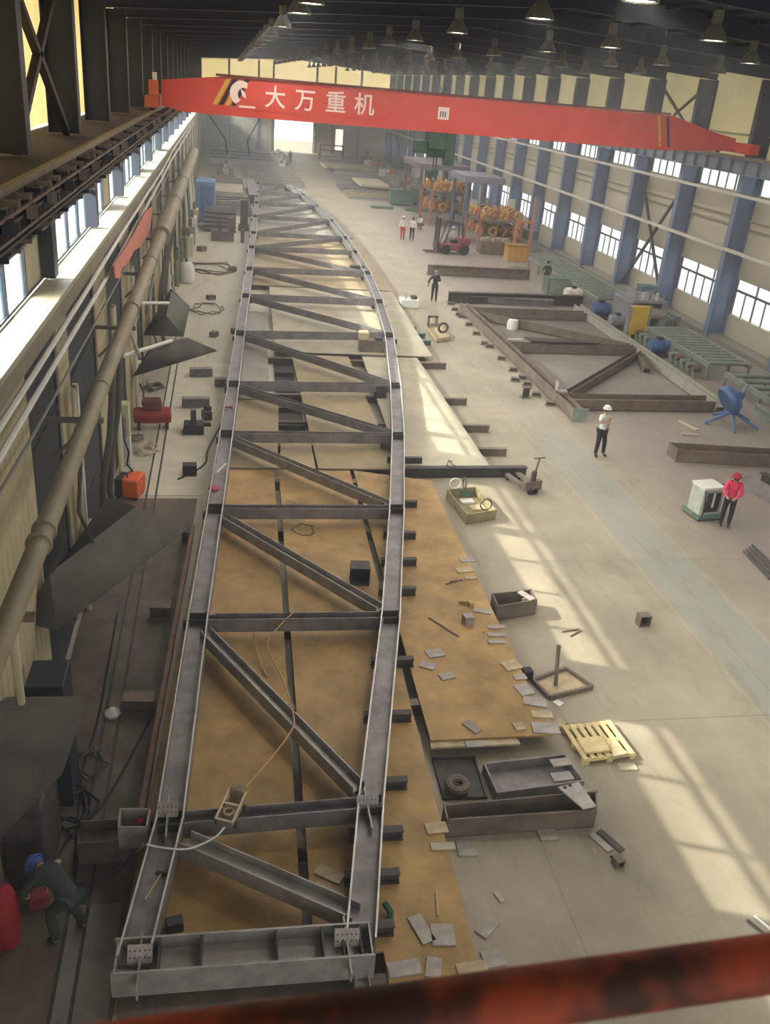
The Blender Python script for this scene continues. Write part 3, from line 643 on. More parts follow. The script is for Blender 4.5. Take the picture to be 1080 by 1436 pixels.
scrap(788,1090,.38,.2,.1,SCRAP,'front of two small plates laid across the shallow tray',.222)
scrap(785,1015,.24,.2,.7,SCRAP_T,'square tan plate on floor left of the wooden pallet',Z0)
scrap(783,987,.15,.16,.6,WHITE,'small white square on floor by folded steel frame',Z0)
scrap(880,1076,.32,.18,-.05,PLATE_W,'thin pale sheet on floor below the wooden pallet',Z0)
scrap(648,1142,.3,.14,-.25,PLATE_W,'whitish irregular plate inside left end of open channel',.06)
# gusset with holes on the tray
p=G(808,1117,.45); b=MB((p.x,p.y,.45)); c=[G(*q_,.45) for q_ in ((782,1105),(812,1098),(836,1132),(818,1136))]
b.plate(c,(0,0,1),.025); g_=tag(b.build('gusset_plate',SCRAP),'pale angular gusset plate with two holes across channel end','plate')
for x,y in ((792,1106),(799,1103)): 
    h=MB((p.x,p.y,.45)); h.lathe([(.02,.476),(.035,.476),(.035,.48),(.02,.48)],V(G(x,y,.45)).xy.to_3d(),10); h.build('hole',BLACK,g_)
# square block, rings, box tube offcuts
def oblock(name,label,cat,px,py,sz,rz,mt,z=0.,bev=.01):
    p=G(px,py,z); b=MB((p.x,p.y,z)); b.obox((p.x,p.y,z+sz[2]/2),sz,rz); return tag(b.build(name,mt,bevel=bev),label,cat)
oblock('steel_block','small pale square block on the scrap-strewn yellow deck','block',656,874,(.22,.2,.2),.2,SCRAP,ZP)
oblock('steel_block','dark stool block inside the dark deck notch by folded frame','block',738,950,(.2,.2,.2),.1,BLACK,0)
def boxtube(label,px,py,s,h,rz,mt,z=0,axis='y'):
    p=G(px,py,z); t=thing('box_offcut',label,'offcut',(p.x,p.y,z),rz)
    b=MB()
    for c,d in (((0,0,.01),(s,h,.02)),((0,0,s-.01),(s,h,.02)),((-s/2+.01,0,s/2),(.02,h,s-.04)),((s/2-.01,0,s/2),(.02,h,s-.04))): b.obox(c,d)
    b.build('tube_wall',mt,t); MB().obox((0,h/2-.02,s/2),(s-.04,.015,s-.04)).build('inner_plate',BLACK,t); return t
boxtube('brown hollow square offcut alone on concrete beside the grey lane',901,876,.28,.22,.05,STEEL_B)
boxtube('small brown box offcut on floor right of open channel',866,1213,.15,.16,.2,STEEL_B)
boxtube('large dark square tube offcut standing on yellow deck behind third strut',504,815,.44,.4,-.08,STEEL_D,ZP)
oblock('steel_nut','tiny nut on floor beside small brown box offcut','nut',858,1203,(.05,.05,.04),.2,STEEL_D)
p=G(640,1110,0); b=MB((p.x,p.y,0)); b.torus((p.x,p.y,.15),.15,.075,20,8); tag(b.build('steel_ring',STEEL_B,smooth=True),'thick round steel ring on floor inside the open frame','ring')
p=G(628,856,ZP)
p=G(652,847,ZP); b=MB((p.x,p.y,ZP)); b.obox((p.x,p.y,ZP+.05),(.2,.09,.08),-.4); b.obox((p.x+.1,p.y-.08,ZP+.06),(.1,.16,.1),.3); b.tube([(p.x-.15,p.y+.02,ZP+.04),(p.x-.05,p.y,ZP+.06)],.03); tag(b.build('grinder',mat('brass_tool','#a08344','#c2a562',scale=8)),'brass-coloured grinder lying on scrap-strewn yellow deck','tool')
for k,(x,y,lab) in enumerate(((400,770,'beside first black gap'),(325,640,'by the pit'))): pass
# ---- open frames right front
def open_box(label,px4,z0,h,mt,name='steel_frame',floor_t=True,th=.03,cat='frame',sides=(0,1,2,3)):
    P=[G(x,y,z0+h) for x,y in px4]; P=[V((p.x,p.y,z0)) for p in P]; c=sum(P,V())/4
    t=thing(name,label,cat,(c.x,c.y,z0)); q=(c.x,c.y,z0)
    for i in sides:
        a,d=P[i],P[(i+1)%4]; dirv=(d-a).normalized(); n=V((-dirv.y,dirv.x,0))*th; 
        if (c-a).dot(n)<0: n=-n
        b=MB(q); b.hexa([a,d,d+n,a+n]+[v+V((0,0,h)) for v in (a,d,d+n,a+n)]); b.build('side_plate',mt,t)
    if floor_t: b=MB(q); b.prism([(p.x,p.y) for p in P],z0,z0+.02); b.build('bottom_plate',mt,t)
    return t
open_box('long open steel channel lying in front of the shallow tray',((622,1128),(838,1108),(838,1136),(627,1150)),0,.38,STEEL_B,'steel_channel',cat='channel')
open_box('shallow grey steel tray lying behind the long open channel',((678,1070),(793,1057),(820,1095),(697,1112)),.0,.22,STEEL,'steel_tray',cat='tray')
open_box('low dark steel pan with ring left of the shallow tray',((606,1062),(666,1060),(684,1117),(622,1119)),0,.06,STEEL_D,'steel_pan',cat='pan')
t=open_box('boxed beam section with plates beside right edge of the yellow deck',((690,832),(745,826),(754,841),(698,850)),0,.4,STEEL_B,'box_section',cat='section')
scrap(738,836,.16,.42,.5,SCRAP,'grey plate laid across the boxed beam section',.4)
p=G(737,852,0)-V((0,.22,0)); b=MB((p.x,p.y,0)); b.plate([(p.x-.2,p.y-.06,0),(p.x+.2,p.y-.06,0),(p.x+.17,p.y+.02,.36),(p.x-.18,p.y+.02,.36)],(0,1,0),.03); tag(b.build('scrap_plate',SCRAP_T),'tan plate leaning on front of the boxed beam section','plate','loose scrap plates')
# open crate of wires
t=open_box('olive open steel crate holding wires and plates beside the deck','' or ((627,686),(668,682),(697,715),(655,722)),0,.3,mat('olive_steel','#7d7150','#978a66',scale=2),'steel_crate',cat='crate')
for k,(x,y,mt,s) in enumerate(((652,691,GREEN,(.4,.22,.2)),(655,701,WHITE,(.4,.25,.06)),(670,711,SCRAP_T,(.4,.3,.08)))):
    p=G(x,y,.1); b=MB((p.x,p.y,.02)); b.obox((p.x,p.y,.02+s[2]/2+.002),s,.1); tag(b.build('crate_part',mt),('green box','white sheet','tan plate')[k]+' lying inside the olive steel crate','part')
for k,(x,y) in enumerate(((651,684),(638,684),(681,714))):
    p=G(x,y,.35); b=MB((p.x,p.y,.3)); b.torus((p.x,p.y,.3+.19),.16,.02,16,6,axis='y' if k else 'x'); tag(b.build('wire_coil',STEEL_D if k!=1 else WHITE,smooth=True),'wire coil ring on the olive crate, '+('rear right','rear left','front right')[k],'coil','wire coils on the crate')
# small white cart with ring further back, and small white machine beside the truss
t=open_box('small pale steel cart base with a chain ring on the floor','' or ((597,455),(616,452),(632,472),(612,475)),.02,.18,SCRAP_T,'cart_base',cat='cart')
p=G(621,466,.2); b=MB((p.x,p.y,.2)); b.torus((p.x,p.y,.42),.22,.06,16,6,axis='y'); tag(b.build('chain_ring',STEEL_D,smooth=True),'dark ring standing on the small pale cart base','ring')
p=G(606,458,.2); b=MB((p.x,p.y,.2)); b.box((p.x-.25,p.y-.05,.2),(p.x-.15,p.y+.05,.75)); b.box((p.x+.15,p.y-.05,.2),(p.x+.25,p.y+.05,.75)); b.box((p.x-.25,p.y-.05,.65),(p.x+.25,p.y+.05,.75)); tag(b.build('bracket_frame',STEEL_B),'square bracket standing on rear of the small pale cart base','bracket')
t=thing('wire_feeder','small white box machine beside right chord of the truss','machine',G(573,430)); MB().box((-.5,-.4,0),(.5,.4,.45)).build('case',WHITE,t,bevel=.04); MB().torus((-.2,0,.62),.18,.05,14,6,axis='x').build('wire_reel',SCRAP,t,True); MB().box((.1,-.2,.45),(.4,.2,.6)).build('control_panel',STEEL_D,t)
p=G(588,320)
# ---- pallet
p=G(838,1045,0); t=thing('wooden_pallet','pale slatted wooden pallet on the floor with plates on it','pallet',(p.x,p.y,0),.10)
for k in range(7): MB().box((-.55,-.42+.125*k,.1),(.55,-.33+.125*k,.125)) .build('slat',WOOD,t) if False else MB().box((-.52+.155*k,-.45,.1),(-.43+.155*k,.5,.125)).build('slat',WOOD,t)
for yy in (-.42,0.0,.47): 
    MB().box((-.53,yy-.05,.075),(.53,yy+.05,.1)).build('cross_board',WOOD,t)
    for xx in (-.47,0,.47): MB().box((xx-.06,yy-.05,0),(xx+.06,yy+.05,.075)).build('block',WOOD,t)
oblock('plywood_sheet','pale plywood sheet lying on left part of the wooden pallet','sheet',832,1046,(.5,.4,.05),.08,WOOD,.13)
p=G(866,1054,.13); b=MB((p.x,p.y,.127)); b.prism([(p.x-.18,p.y-.2),(p.x+.16,p.y-.12),(p.x-.05,p.y+.22)],.127,.2); tag(b.build('wood_wedge',SCRAP_T),'triangular wooden wedge on front of the pallet','wedge')
# ---- folded frame
p=G(787,962,0); t=thing('folding_frame','flat perforated steel frame with upright handle near the deck notch','frame',(p.x,p.y,0),.28)
for a,c in (((-.5,-.3,.05),(.55,-.3,.05)),((-.5,.3,.05),(.4,.42,.05)),((-.5,-.3,.05),(-.5,.3,.05)),((.55,-.3,.05),(.4,.42,.05))): MB().sweep(rect(.06,.1),[a,c]).build('frame_bar',STEEL_B,t)
MB().sweep(rect(.07,.05),[(-.15,0,.05),(-.05,.25,.85)],up=(1,0,0)).build('handle',STEEL_B,t)
MB().prism([(-.5,-.3),(.55,-.3),(.4,.42),(-.5,.3)],.02,.03).build('mesh_panel',SCRAP_T,t)
p=G(763,940,0)
# thin rods on the floor
for k,(a,c) in enumerate((((788,886),(812,882)),((800,892),(815,884)))):
    A,B=G(*a,.015),G(*c,.015); b=MB(A); b.tube([A,B],.014,6); tag(b.build('floor_rod',STEEL_B),('longer','shorter')[k]+' thin rod on sunlit concrete above the folding frame','rod')
A=G(1050,772,.03)
for k in range(4):
    a=G(1043+4*k,773-3*k,.03); c=G(1079+4*k,812-4*k,.03); b=MB(a); b.tube([a,c],.03,6); tag(b.build('steel_pipe',STEEL_D),'thin dark pipe lying at right picture edge, %s from the left'%ORD[k],'pipe','thin pipes at the right')
for k,(a,c) in enumerate((((1048,1290),(1075,1312)),((1058,1284),(1084,1306)))):
    a=G(*a,.03); c=G(*c,.03); b=MB(a); b.tube([a,c],.02,6); tag(b.build('steel_rod',WHITE if k else STEEL_D),('dark','whitish')[k]+' rod on floor at right just above the red handrail','rod')

# ================================================================== SECOND TRUSS (right)
t=thing('low_truss','brown-grey steel truss frame lying on floor beside the roller conveyor','truss',(12.8,29.7,0)); q=(12.8,29.7,0)
l0,l1=G(812,580,.3),G(650,428,.3); r0,r1=V((19.5,31.2,.3)),V((19.75,48.3,.3)); l0.z=l1.z=.25
lj=lambda y: l0.lerp(l1,(y-l0.y)/(l1.y-l0.y)); rj=lambda y: r0.lerp(r1,(y-r0.y)/(r1.y-r0.y))
for a,c in ((l0,l1),(r0,r1)): MB(q).sweep(Hprof(.4,.42,.03,.02),[V((a.x,a.y,.25)),V((c.x,c.y,.25))]).build('chord',STEEL_B if a is l0 else mat('rail_pale','#8d8b80','#a5a397',rough=.5,scale=2),t)
for y,w in ((31.5,.8),(39.3,.4),(46.2,.6)):
    a,c=lj(y),rj(y+.2); MB(q).sweep(Hprof(w,.4,.03,.02),[V((a.x+.2,a.y,.24)),V((c.x-.2,c.y,.24))]).build('strut',STEEL_B,t)
for ya,yb in ((31.9,39.0),):
    a,c=lj(ya),rj(yb); MB(q).sweep(Hprof(.3,.34,.02,.02),[V((a.x+.3,a.y+.2,.24)),V((c.x-.3,c.y-.1,.24))]).build('diagonal',STEEL_B,t)
a,c=lj(45.8),rj(39.8); MB(q).sweep(Hprof(.3,.34,.02,.02),[V((a.x+.3,a.y-.2,.24)),V((c.x-.3,c.y+.2,.24))]).build('diagonal',STEEL_B,t)
a=rj(38.6); MB(q).sweep(Hprof(.3,.34,.02,.02),[V((a.x-.35,a.y,.24)),V((a.x-.9,a.y-2.2,.24))]).build('diagonal',STEEL_B,t)
b=MB(q); b.box((l0.x-.28,l0.y-.05,.0),(l0.x+.35,l0.y,.5)); b.build('end_plate',GREYG,t)
b=MB(q); a=lj(32.0); b.box((a.x-.2,a.y-.15,.47),(a.x+.25,a.y+.15,.52)); b.box((a.x-.2,a.y-.15,.46),(a.x-.15,a.y+.15,.9)); b.build('gusset',SCRAP,t)
b=MB((14.5,39.8,.45)); b.plate([G(735,474,.46),G(800,478,.46),G(842,483,.46),G(800,482,.46),G(745,480,.46)],(0,0,1),.06); tag(b.build('cover_strip',mat('maroon_strip','#33211f','#43302c',scale=2)),'dark maroon tapered strip lying on middle strut of low truss','strip')
b=MB((13.3,39.8,.45)); b.plate([G(712,475,.46),G(733,475.5,.46),G(733,478.5,.46),G(711,478,.46)],(0,0,1),.05); tag(b.build('cover_strip',SCRAP),'pale narrow strip at left end of the maroon strip','strip')
p=G(718,462,.0); b=MB((p.x,p.y,0)); b.lathe([(.05,0),(.28,.02),(.3,.3),(.24,.5),(.05,.52)],(p.x,p.y,0),14); tag(b.build('white_drum',WHITE,smooth=True),'small white drum on plates inside the low truss','drum')
slab('floor_sheet','grey-mauve steel sheet on floor inside near bay of low truss','sheet',[(13.3,32.2),(19.3,32.4),(19.3,38.8),(13.4,38.8)],.0,.015,mat('mauve_sheet','#6f6862','#857c74',scale=.6))
slab('floor_sheet','brownish steel sheet on floor inside far bay of low truss','sheet',[(13.4,39.8),(19.3,39.8),(19.4,45.8),(13.3,45.8)],.0,.015,mat('brown_sheet','#655c55','#7a7068',scale=.6))
gb='small support blocks left of the low truss'
for k,(x,y) in enumerate(((641,428),(647,436),(653,443),(657,446),(667,457),(678,470),(690,484),(697,488),(714,505),(731,521),(734,535),(744,532),(751,541),(749,558),(764,556),(784,569))):
    p=G(x,y)-V((.36,0,0)); t=thing('support_block','small dark block beside left side of low truss, %s from the far end'%ORD[k],'block',(p.x,p.y,0),random.uniform(-.3,.3),gb)
    MB().box((-.2,-.12,0),(.2,.12,.05)).build('base_plate',STEEL_B,t); MB().box((-.15,-.02,.05),(.15,.02,.13 if k!=13 else .4)).build('web',STEEL_D,t); MB().box((-.18,-.1,.13 if k!=13 else .4),(.18,.1,.17 if k!=13 else .44)).build('top_plate',STEEL_B,t)
# I-beams behind
beam_thing('steel_beam','long dark I-beam on floor in front of the man in black','beam',G(628,424)+V((0,0,0)),G(815,429),.4,.6,STEEL_D)
beam_thing('steel_beam','long brown I-beam on floor behind the man in black','beam',G(599,385),G(742,392),.4,.65,STEEL_B)
beam_thing('steel_beam','grey beam lying behind the far strut of the low truss','beam',G(672,437)+V((0,2.2,0)),G(793,443)+V((0,2.2,0)),.5,.4,STEEL)
A,B=G(945,645),G(1110,655)
b=MB(A); b.sweep(Hprof(.75,.42,.03,.02),[A+V((0,.2,.22)),B+V((0,.2,.22))]); b.box((A.x,A.y-.17,.0),(A.x+.03,A.y+.57,.43)); tag(b.build('steel_beam',STEEL_B),'wide brown H-beam on floor behind the person in pink jacket','beam')
A,B=G(1038,682),G(1110,722)
b=MB(A); b.sweep(rect(.05,.45),[A+V((0,0,.225)),B+V((0,0,.225))]); b.sweep(rect(.4,.05),[A+V((.18,.1,.3)),B+V((.18,.1,.3))]); tag(b.build('steel_beam',STEEL),'grey angle beam at right edge beside person in pink','beam')
A,B=G(1066,676),G(1120,704)
b=MB(A); b.sweep(Iprof(.3,.35),[A+V((0,0,.18)),B+V((0,0,.18))]); tag(b.build('steel_beam',STEEL_D),'dark beam just behind grey angle beam at right edge','beam')
p=G(1061,692,0); b=MB((p.x-.5,p.y-.7,0))

# ================================================================== ROLLER CONVEYORS
def conveyor(label,x0,x1,y0,y1,z,n,coarse=False):
    t=thing('roller_conveyor',label,'conveyor',((x0+x1)/2,y0,0)); q=((x0+x1)/2,y0,0)
    for x in (x0,x1): MB(q).box((x-.06,y0,z-.16),(x+.06,y1,z+.06)).build('side_rail',GREYG,t)
    k=0; L_=y1-y0
    for i in range(n):
        y=y0+L_*(i+.5)/n; b=MB(q); b.lathe([(.03,x0+.06),(.1,x0+.08),(.1,x1-.08),(.03,x1-.06)],(0,y,z),10,M=Matrix(((0,0,1),(0,1,0),(-1,0,0)))); b.build('roller',GREYG,t,True)
    for i in range(max(2,n//3)+1):
        y=y0+.1+(L_-.2)*i/max(2,n//3)
        for x in (x0,x1): MB(q).box((x-.05,y-.05,0),(x+.05,y+.05,z-.16)).build('leg',GREYG,t)
    return t
conveyor('near roller conveyor section in front of the yellow machine',21.2,23.2,35.6,42.2,.75,13)
conveyor('far long roller conveyor behind the yellow machine',21.0,23.3,48.5,61.5,.75,20)
t=conveyor('nearest roller conveyor at right edge past blue tripod machine',21.6,23.6,29.0,34.9,.6,7)
for k in range(10):
    y=36.0+.57*k+(1.15 if k>4 else 0); t=thing('drive_motor','small grey motor on left side of near roller conveyor, %s from the near end'%ORD[k],'motor',(20.85,y,0),0,'conveyor drive motors')
    MB().box((-.14,-.14,0),(.14,.14,.3)).build('bracket',GREYG,t); MB().lathe([(.05,-.2),(.13,-.2),(.13,.2),(.05,.2)],(0,0,.43),10,'x').build('motor_body',GREYG if k%3 else STEEL_B,t,True)
# straightening machine with yellow guard
t=thing('straightening_machine','grey roller machine with round housings beside the conveyor','machine',(22.2,45.6,0)); 
for x in (-.85,.9): MB().box((x-.2,-1.2,0),(x+.2,1.2,1.5)).build('frame',GREYP,t,bevel=.05)
for k in range(4): MB().lathe([(.05,-1.0),(.32,-1.0),(.32,1.0),(.05,1.0)],(0,-1.0+.66*k,.9+.3*(k%2)),14,'x').build('roll',SCRAP,t,True)
for k in range(5): MB().tube([(-.8+.4*k,-1.0,1.5),(-.8+.4*k,-1.0,2.0)],.08).build('cylinder',WHITE if k%2 else GREYP,t)
MB().box((-1.0,-1.25,1.5),(1.0,1.25,1.62)).build('top_frame',GREYP,t)
t=thing('machine_guard','upright yellow machine guard panel beside the roller conveyor','guard',(20.95,42.9,0),.12); t.location.z=0
MB().box((-.55,-.12,0),(.55,.12,1.65)).build('panel',YELLOW,t,bevel=.05); MB().box((-.62,-.16,0),(-.55,.16,1.65)).build('edge_frame',GREYP,t); MB().box((.55,-.16,0),(.62,.16,1.65)).build('edge_frame',GREYP,t); MB().box((-.3,-.2,0),(.3,-.12,.2)).build('foot',STEEL_D,t)
def motor(label,px,py,s,mt,rz=0):
    p=V((20.6 if px!=826 else 20.3,G(px,py).y,0)); s*=.75; rz=0; t=thing('electric_motor',label,'motor',(p.x,p.y,0),rz)
    MB().box((-.5*s,-.35*s,0),(.5*s,.35*s,.2*s)).build('base',STEEL_D,t); MB().lathe([(.1*s,-.5*s),(.36*s,-.48*s),(.36*s,.4*s),(.28*s,.55*s),(.1*s,.56*s)],(0,0,.55*s),14,'x').build('body',mt,t,True)
    for k in range(5): MB().lathe([(.3*s,-.02*s),(.4*s,-.02*s),(.4*s,.02*s),(.3*s,.02*s)],((-.3+.14*k)*s,0,.55*s),14,'x').build('fin',mt,t)
    MB().box((-.15*s,-.15*s,.85*s),(.15*s,.15*s,1.05*s)).build('terminal_box',STEEL_D,t); return t
motor('blue electric motor at near end of conveyor beside yellow guard',944,500,1.2,BLUE,.3)
motor('blue electric motor on floor left of the grey roller machine',852,447,1.3,BLUE,.2)
motor('pale electric motor in front of the far conveyor',826,426,1.3,WHITE,.2)
motor('grey electric motor right of the blue motor at roller machine',873,462,1.1,GREYP,.5)
p=V((20.15,53.2,0)); t=thing('control_cabinet','green-grey cabinet on the far conveyor line','cabinet',(p.x,p.y,0)); MB().box((-.7,-.5,0),(.7,.5,1.0)).build('body',GREEN,t,bevel=.03); MB().box((-.6,-.53,.1),(.6,-.5,.9)).build('door',GREYG,t)
p=G(925,432); t=thing('junction_cabinet','dark teal cabinet at foot of a blue column','cabinet',(24.6,50.0,0)); MB().box((-.5,-.4,0),(.5,.4,1.4)).build('body',mat('teal','#4f6b70','#617d80',scale=2),t,bevel=.03); MB().box((-.3,-.43,.2),(.3,-.4,1.2)).build('door',GREYG,t)
t=thing('parts_heap','','heap') if False else None
for k in range(9):
    x=24.35+.3*(k%3)-.2; y=46.0+.55*(k//3); oblock('spare_block','x','block',500,700,(.25,.4,.3+.12*(k%3)),.1,GREYG)
    o=bpy.context.scene.objects[-1] if False else [ob for ob in COL.objects if ob.name.startswith('spare_block')][-1]
    o.location=(x,y,0); o['label']='grey spare block heaped by wall behind near conveyor, %s of nine'%ORD[k]; o['group']='spare blocks by the wall'
# kerb channel along the wall
# blue tripod machine
p=V((19.25,29.9,0)); t=thing('tripod_machine','blue rotary machine on splayed legs at near end of the low truss','machine',(p.x,p.y,0))
MB().lathe([(.1,-.25),(.55,-.2),(.6,0),(.5,.2),(.1,.25)],(-.25,0,1.0),18,M=Matrix.Rotation(R(60),3,'Y')).build('drum',BLUE,t,True)
MB().tube([(-.1,0,.45),(.15,0,1.3)],.16).build('mast',BLUE,t)
for a in (20,100,180,250,320): MB().tube([(0,0,.55),(1.05*math.cos(R(a)),1.05*math.sin(R(a)),.05)],.07,8,.05).build('leg',BLUE,t)
MB().tube([(.15,0,1.25),(.5,.3,1.5)],.05).build('lever',GREYP,t)
for k,(a,c) in enumerate((((952,590),(978,603)),((956,608),(979,610)))):
    A,B=G(*a,.04),G(*c,.04); b=MB(A); b.sweep(rect(.12,.05),[A,B]); tag(b.build('timber_bar',PLATE_W),('upper','lower')[k]+' pale bar on floor left of the blue tripod machine','bar')
# long pale rail beyond low truss
A,B=G(1042,580),G(905,490)
beam_thing('guide_rail','long grey-green guide rail between low truss and roller conveyor','rail',(20.06,31.5,0),(20.06,44,0),.08,.15,GREYP)
beam_thing('floor_beam','thick grey-green beam at right edge below nearest conveyor','beam',(20.9,26.8,0),(21.2,31.5,0),.3,.35,GREYG)

# ================================================================== PALLET TRUCK, TOOL CABINET
p=G(740,688); t=thing('pallet_truck','rusty hand pallet truck standing alone on the concrete','truck',(p.x,p.y,0),.25)
for x in (-.2,.2): MB().box((x-.08,-.1,.12),(x+.08,.95,.2)).build('fork',STEEL_B,t)
MB().box((-.3,-.28,.12),(.3,-.08,.42)).build('body',STEEL_B,t,bevel=.03); MB().lathe([(.05,0),(.08,0),(.08,.3),(.05,.32)],(0,-.2,.42)).build('pump',STEEL_D,t)
h=MB(); h.tube([(0,-.2,.5),(.02,-.32,1.2)],.03); h.tube([(-.18,-.33,1.2),(.2,-.33,1.2)],.022); h.build('handle',STEEL_B,t)
for x in (-.1,.1): MB().lathe([(.03,-.04),(.1,-.04),(.1,.04),(.03,.04)],(x,-.25,.1),12,'x').build('wheel',RUBBER,t)
for x in (-.2,.2): MB().lathe([(.02,-.05),(.055,-.05),(.055,.05),(.02,.05)],(x,.85,.06),10,'x').build('roller',RUBBER,t)
p=G(984,722); t=thing('tool_cart','pale upright machine cart in front of person in pink jacket','cart',(p.x,p.y,0),.15)
MB().box((-.36,-.3,.12),(.36,.3,.95)).build('case',mat('cart_grey','#9a9a8c','#b3b3a6',scale=3),t,bevel=.04)
MB().box((-.22,-.33,.25),(.24,-.3,.85)).build('front_recess',STEEL_D,t); MB().box((-.03,-.35,.4),(.03,-.33,.85)).build('handle',WHITE,t)
MB().box((-.38,-.32,.95),(.34,.3,1.02)).build('top',WHITE,t); MB().box((-.45,-.42,.06),(.45,.4,.14)).build('base',GREEN,t)
for x in(-.38,.38):
    for y in(-.34,.32): MB().lathe([(.02,-.025),(.06,-.025),(.06,.025),(.02,.025)],(x,y,.06),10,'x').build('caster',RUBBER,t)
h=MB(); h.tube([(-.3,-.3,.95),(-.36,-.45,.5),(-.4,-.5,.15)],.02); h.tube([(.36,.0,.95),(.5,-.05,.98)],.02); h.build('hose',BLACK,t)
# ================================================================== PEOPLE
def skinmesh(name,pts,edges,rad,mt,parent,root=0,sub=1):
    me=bpy.data.meshes.new(name); me.from_pydata([tuple(p) for p in pts],edges,[]); o=bpy.data.objects.new(name,me); COL.objects.link(o)
    me.materials.append(mt); o.parent=parent
    md=o.modifiers.new('skin','SKIN'); md.use_smooth_shade=True; md.branch_smoothing=.3
    sv=me.skin_vertices[0].data
    for i,r in enumerate(rad): sv[i].radius=(r,r) if not isinstance(r,tuple) else r; sv[i].use_root=(i==root)
    s=o.modifiers.new('sub','SUBSURF'); s.levels=sub; s.render_levels=sub
    return o
BASE=dict(pel=(0,0,.93),spi=(0,0,1.12),che=(0,.0,1.33),nec=(0,.0,1.49),chn=(0,.03,1.56),hed=(0,.035,1.645),top=(0,.02,1.735),
 shl=(-.17,0,1.42),ell=(-.24,-.03,1.14),wrl=(-.25,.06,.9),shr=(.17,0,1.42),elr=(.24,-.03,1.14),wrr=(.25,.06,.9),
 hpl=(-.095,0,.9),knl=(-.11,.02,.5),anl=(-.11,-.02,.09),tol=(-.13,.14,.035),hpr=(.095,0,.9),knr=(.11,.02,.5),anr=(.11,-.02,.09),tor=(.13,.14,.035))
def person(label,loc,rz,pose=None,shirt=WHITE,trou=BLACK,hat=None,hair=BLACK,shoe=BLACK,gloves=None,sleeve=1.0,scale=1.0,belt=None):
    J={k:V(v) for k,v in BASE.items()}
    for k,v in (pose or {}).items(): J[k]=V(v)
    t=thing('person',label,'person',loc,rz); t.scale=(scale,)*3
    K=list(J.keys()); pts=[J[k] for k in K]; ix={k:i for i,k in enumerate(K)}
    rad={'pel':(.11,.085),'spi':(.1,.075),'che':(.11,.08),'nec':.055,'chn':.07,'hed':(.085,.098),'top':.06,'shl':.05,'ell':.04,'wrl':.03,'shr':.05,'elr':.04,'wrr':.03,'hpl':.075,'knl':.055,'anl':.042,'tol':.035,'hpr':.075,'knr':.055,'anr':.042,'tor':.035}
    E=[('pel','spi'),('spi','che'),('che','nec'),('nec','chn'),('chn','hed'),('hed','top'),('che','shl'),('shl','ell'),('ell','wrl'),('che','shr'),('shr','elr'),('elr','wrr'),('pel','hpl'),('hpl','knl'),('knl','anl'),('anl','tol'),('pel','hpr'),('hpr','knr'),('knr','anr'),('anr','tor')]
    edges=[(ix[a],ix[b]) for a,b in E]; rr=[rad[k] for k in K]
    for s in 'lr':
        w=J['wr'+s]; d=(w-J['el'+s]).normalized(); side=d.cross(V((0,1,0)) if abs(d.y)<.8 else V((0,0,1))).normalized(); fwd=side.cross(d).normalized()
        sg=1 if s=='l' else -1
        pts.append(w+d*.06); pi=len(pts)-1; rr.append((.038,.02)); edges.append((ix['wr'+s],pi))
        for q,(off,ln) in enumerate(((-.03,.075),(-.01,.088),(.011,.082),(.031,.065))):
            b_=w+d*.1+side*off; pts.append(b_); i1=len(pts)-1; rr.append(.011); edges.append((pi,i1))
            m_=b_+d*ln*.5+fwd*.008; pts.append(m_); rr.append(.0095); edges.append((i1,i1+1))
            pts.append(m_+d*ln*.4+fwd*.028); rr.append(.008); edges.append((i1+1,i1+2))
        pts.append(w+d*.05+side*.045*sg+fwd*.02); i1=len(pts)-1; rr.append(.012); edges.append((pi,i1)); pts.append(w+d*.085+side*.06*sg+fwd*.045); rr.append(.009); edges.append((i1,i1+1))
    body=skinmesh('body',pts,edges,rr,SKIN,t,ix['pel'])
    def part(name,keys,E2,rads,mt):
        P=[J[k] if isinstance(k,str) else V(k) for k in keys]; return skinmesh(name,P,E2,rads,mt,t,0)
    el=sleeve
    def mix(a,b,f): return J[a].lerp(J[b],f)
    wl=mix('ell','wrl',el*.92) if el>.4 else mix('shl','ell',.75); wr=mix('elr','wrr',el*.92) if el>.4 else mix('shr','elr',.75)
    hem=J['pel']+ (J['pel']-J['spi'])*.35
    if el>.4: part('shirt',['spi','che',J['nec']*.65+J['che']*.35,'shl','ell',wl,'shr','elr',wr,'pel',hem],[(0,1),(1,2),(1,3),(3,4),(4,5),(1,6),(6,7),(7,8),(0,9),(9,10)],[(.15,.115),(.17,.125),.075,.088,.062,.047,.088,.062,.047,(.155,.125),(.155,.125)],shirt)
    else: part('shirt',['spi','che',J['nec']*.65+J['che']*.35,'shl',wl,'shr',wr,'pel',hem],[(0,1),(1,2),(1,3),(3,4),(1,5),(5,6),(0,7),(7,8)],[(.15,.115),(.17,.125),.075,.088,.07,.088,.07,(.155,.125),(.155,.125)],shirt)
    part('trousers',['pel','hpl','knl',mix('knl','anl',1.0),'hpr','knr',mix('knr','anr',1.0)],[(0,1),(1,2),(2,3),(0,4),(4,5),(5,6)],[(.145,.115),.108,.078,.062,.108,.078,.062],trou)
    for s in 'lr': part('shoe',['an'+s,J['to'+s]*.6+J['an'+s]*.4-V((0,0,.01)),J['to'+s]],[(0,1),(1,2)],[.055,.05,.042],shoe)
    hc=J['hed']; up=(J['top']-J['chn']).normalized(); fw=V((0,1,0)) if abs(up.y)<.9 else V((0,0,-1)); fw=(fw-up*fw.dot(up)).normalized(); lf=up.cross(fw)
    Mh=Matrix((lf,fw,up)).transposed()
    f=MB(); f.o=V(); 
    nm=MB(); nm.lathe([(.004,0),(.014,.01),(.006,.04)],hc+fw*.095-up*.02,8,M=Mh); nm.build('nose',SKIN,t,True)
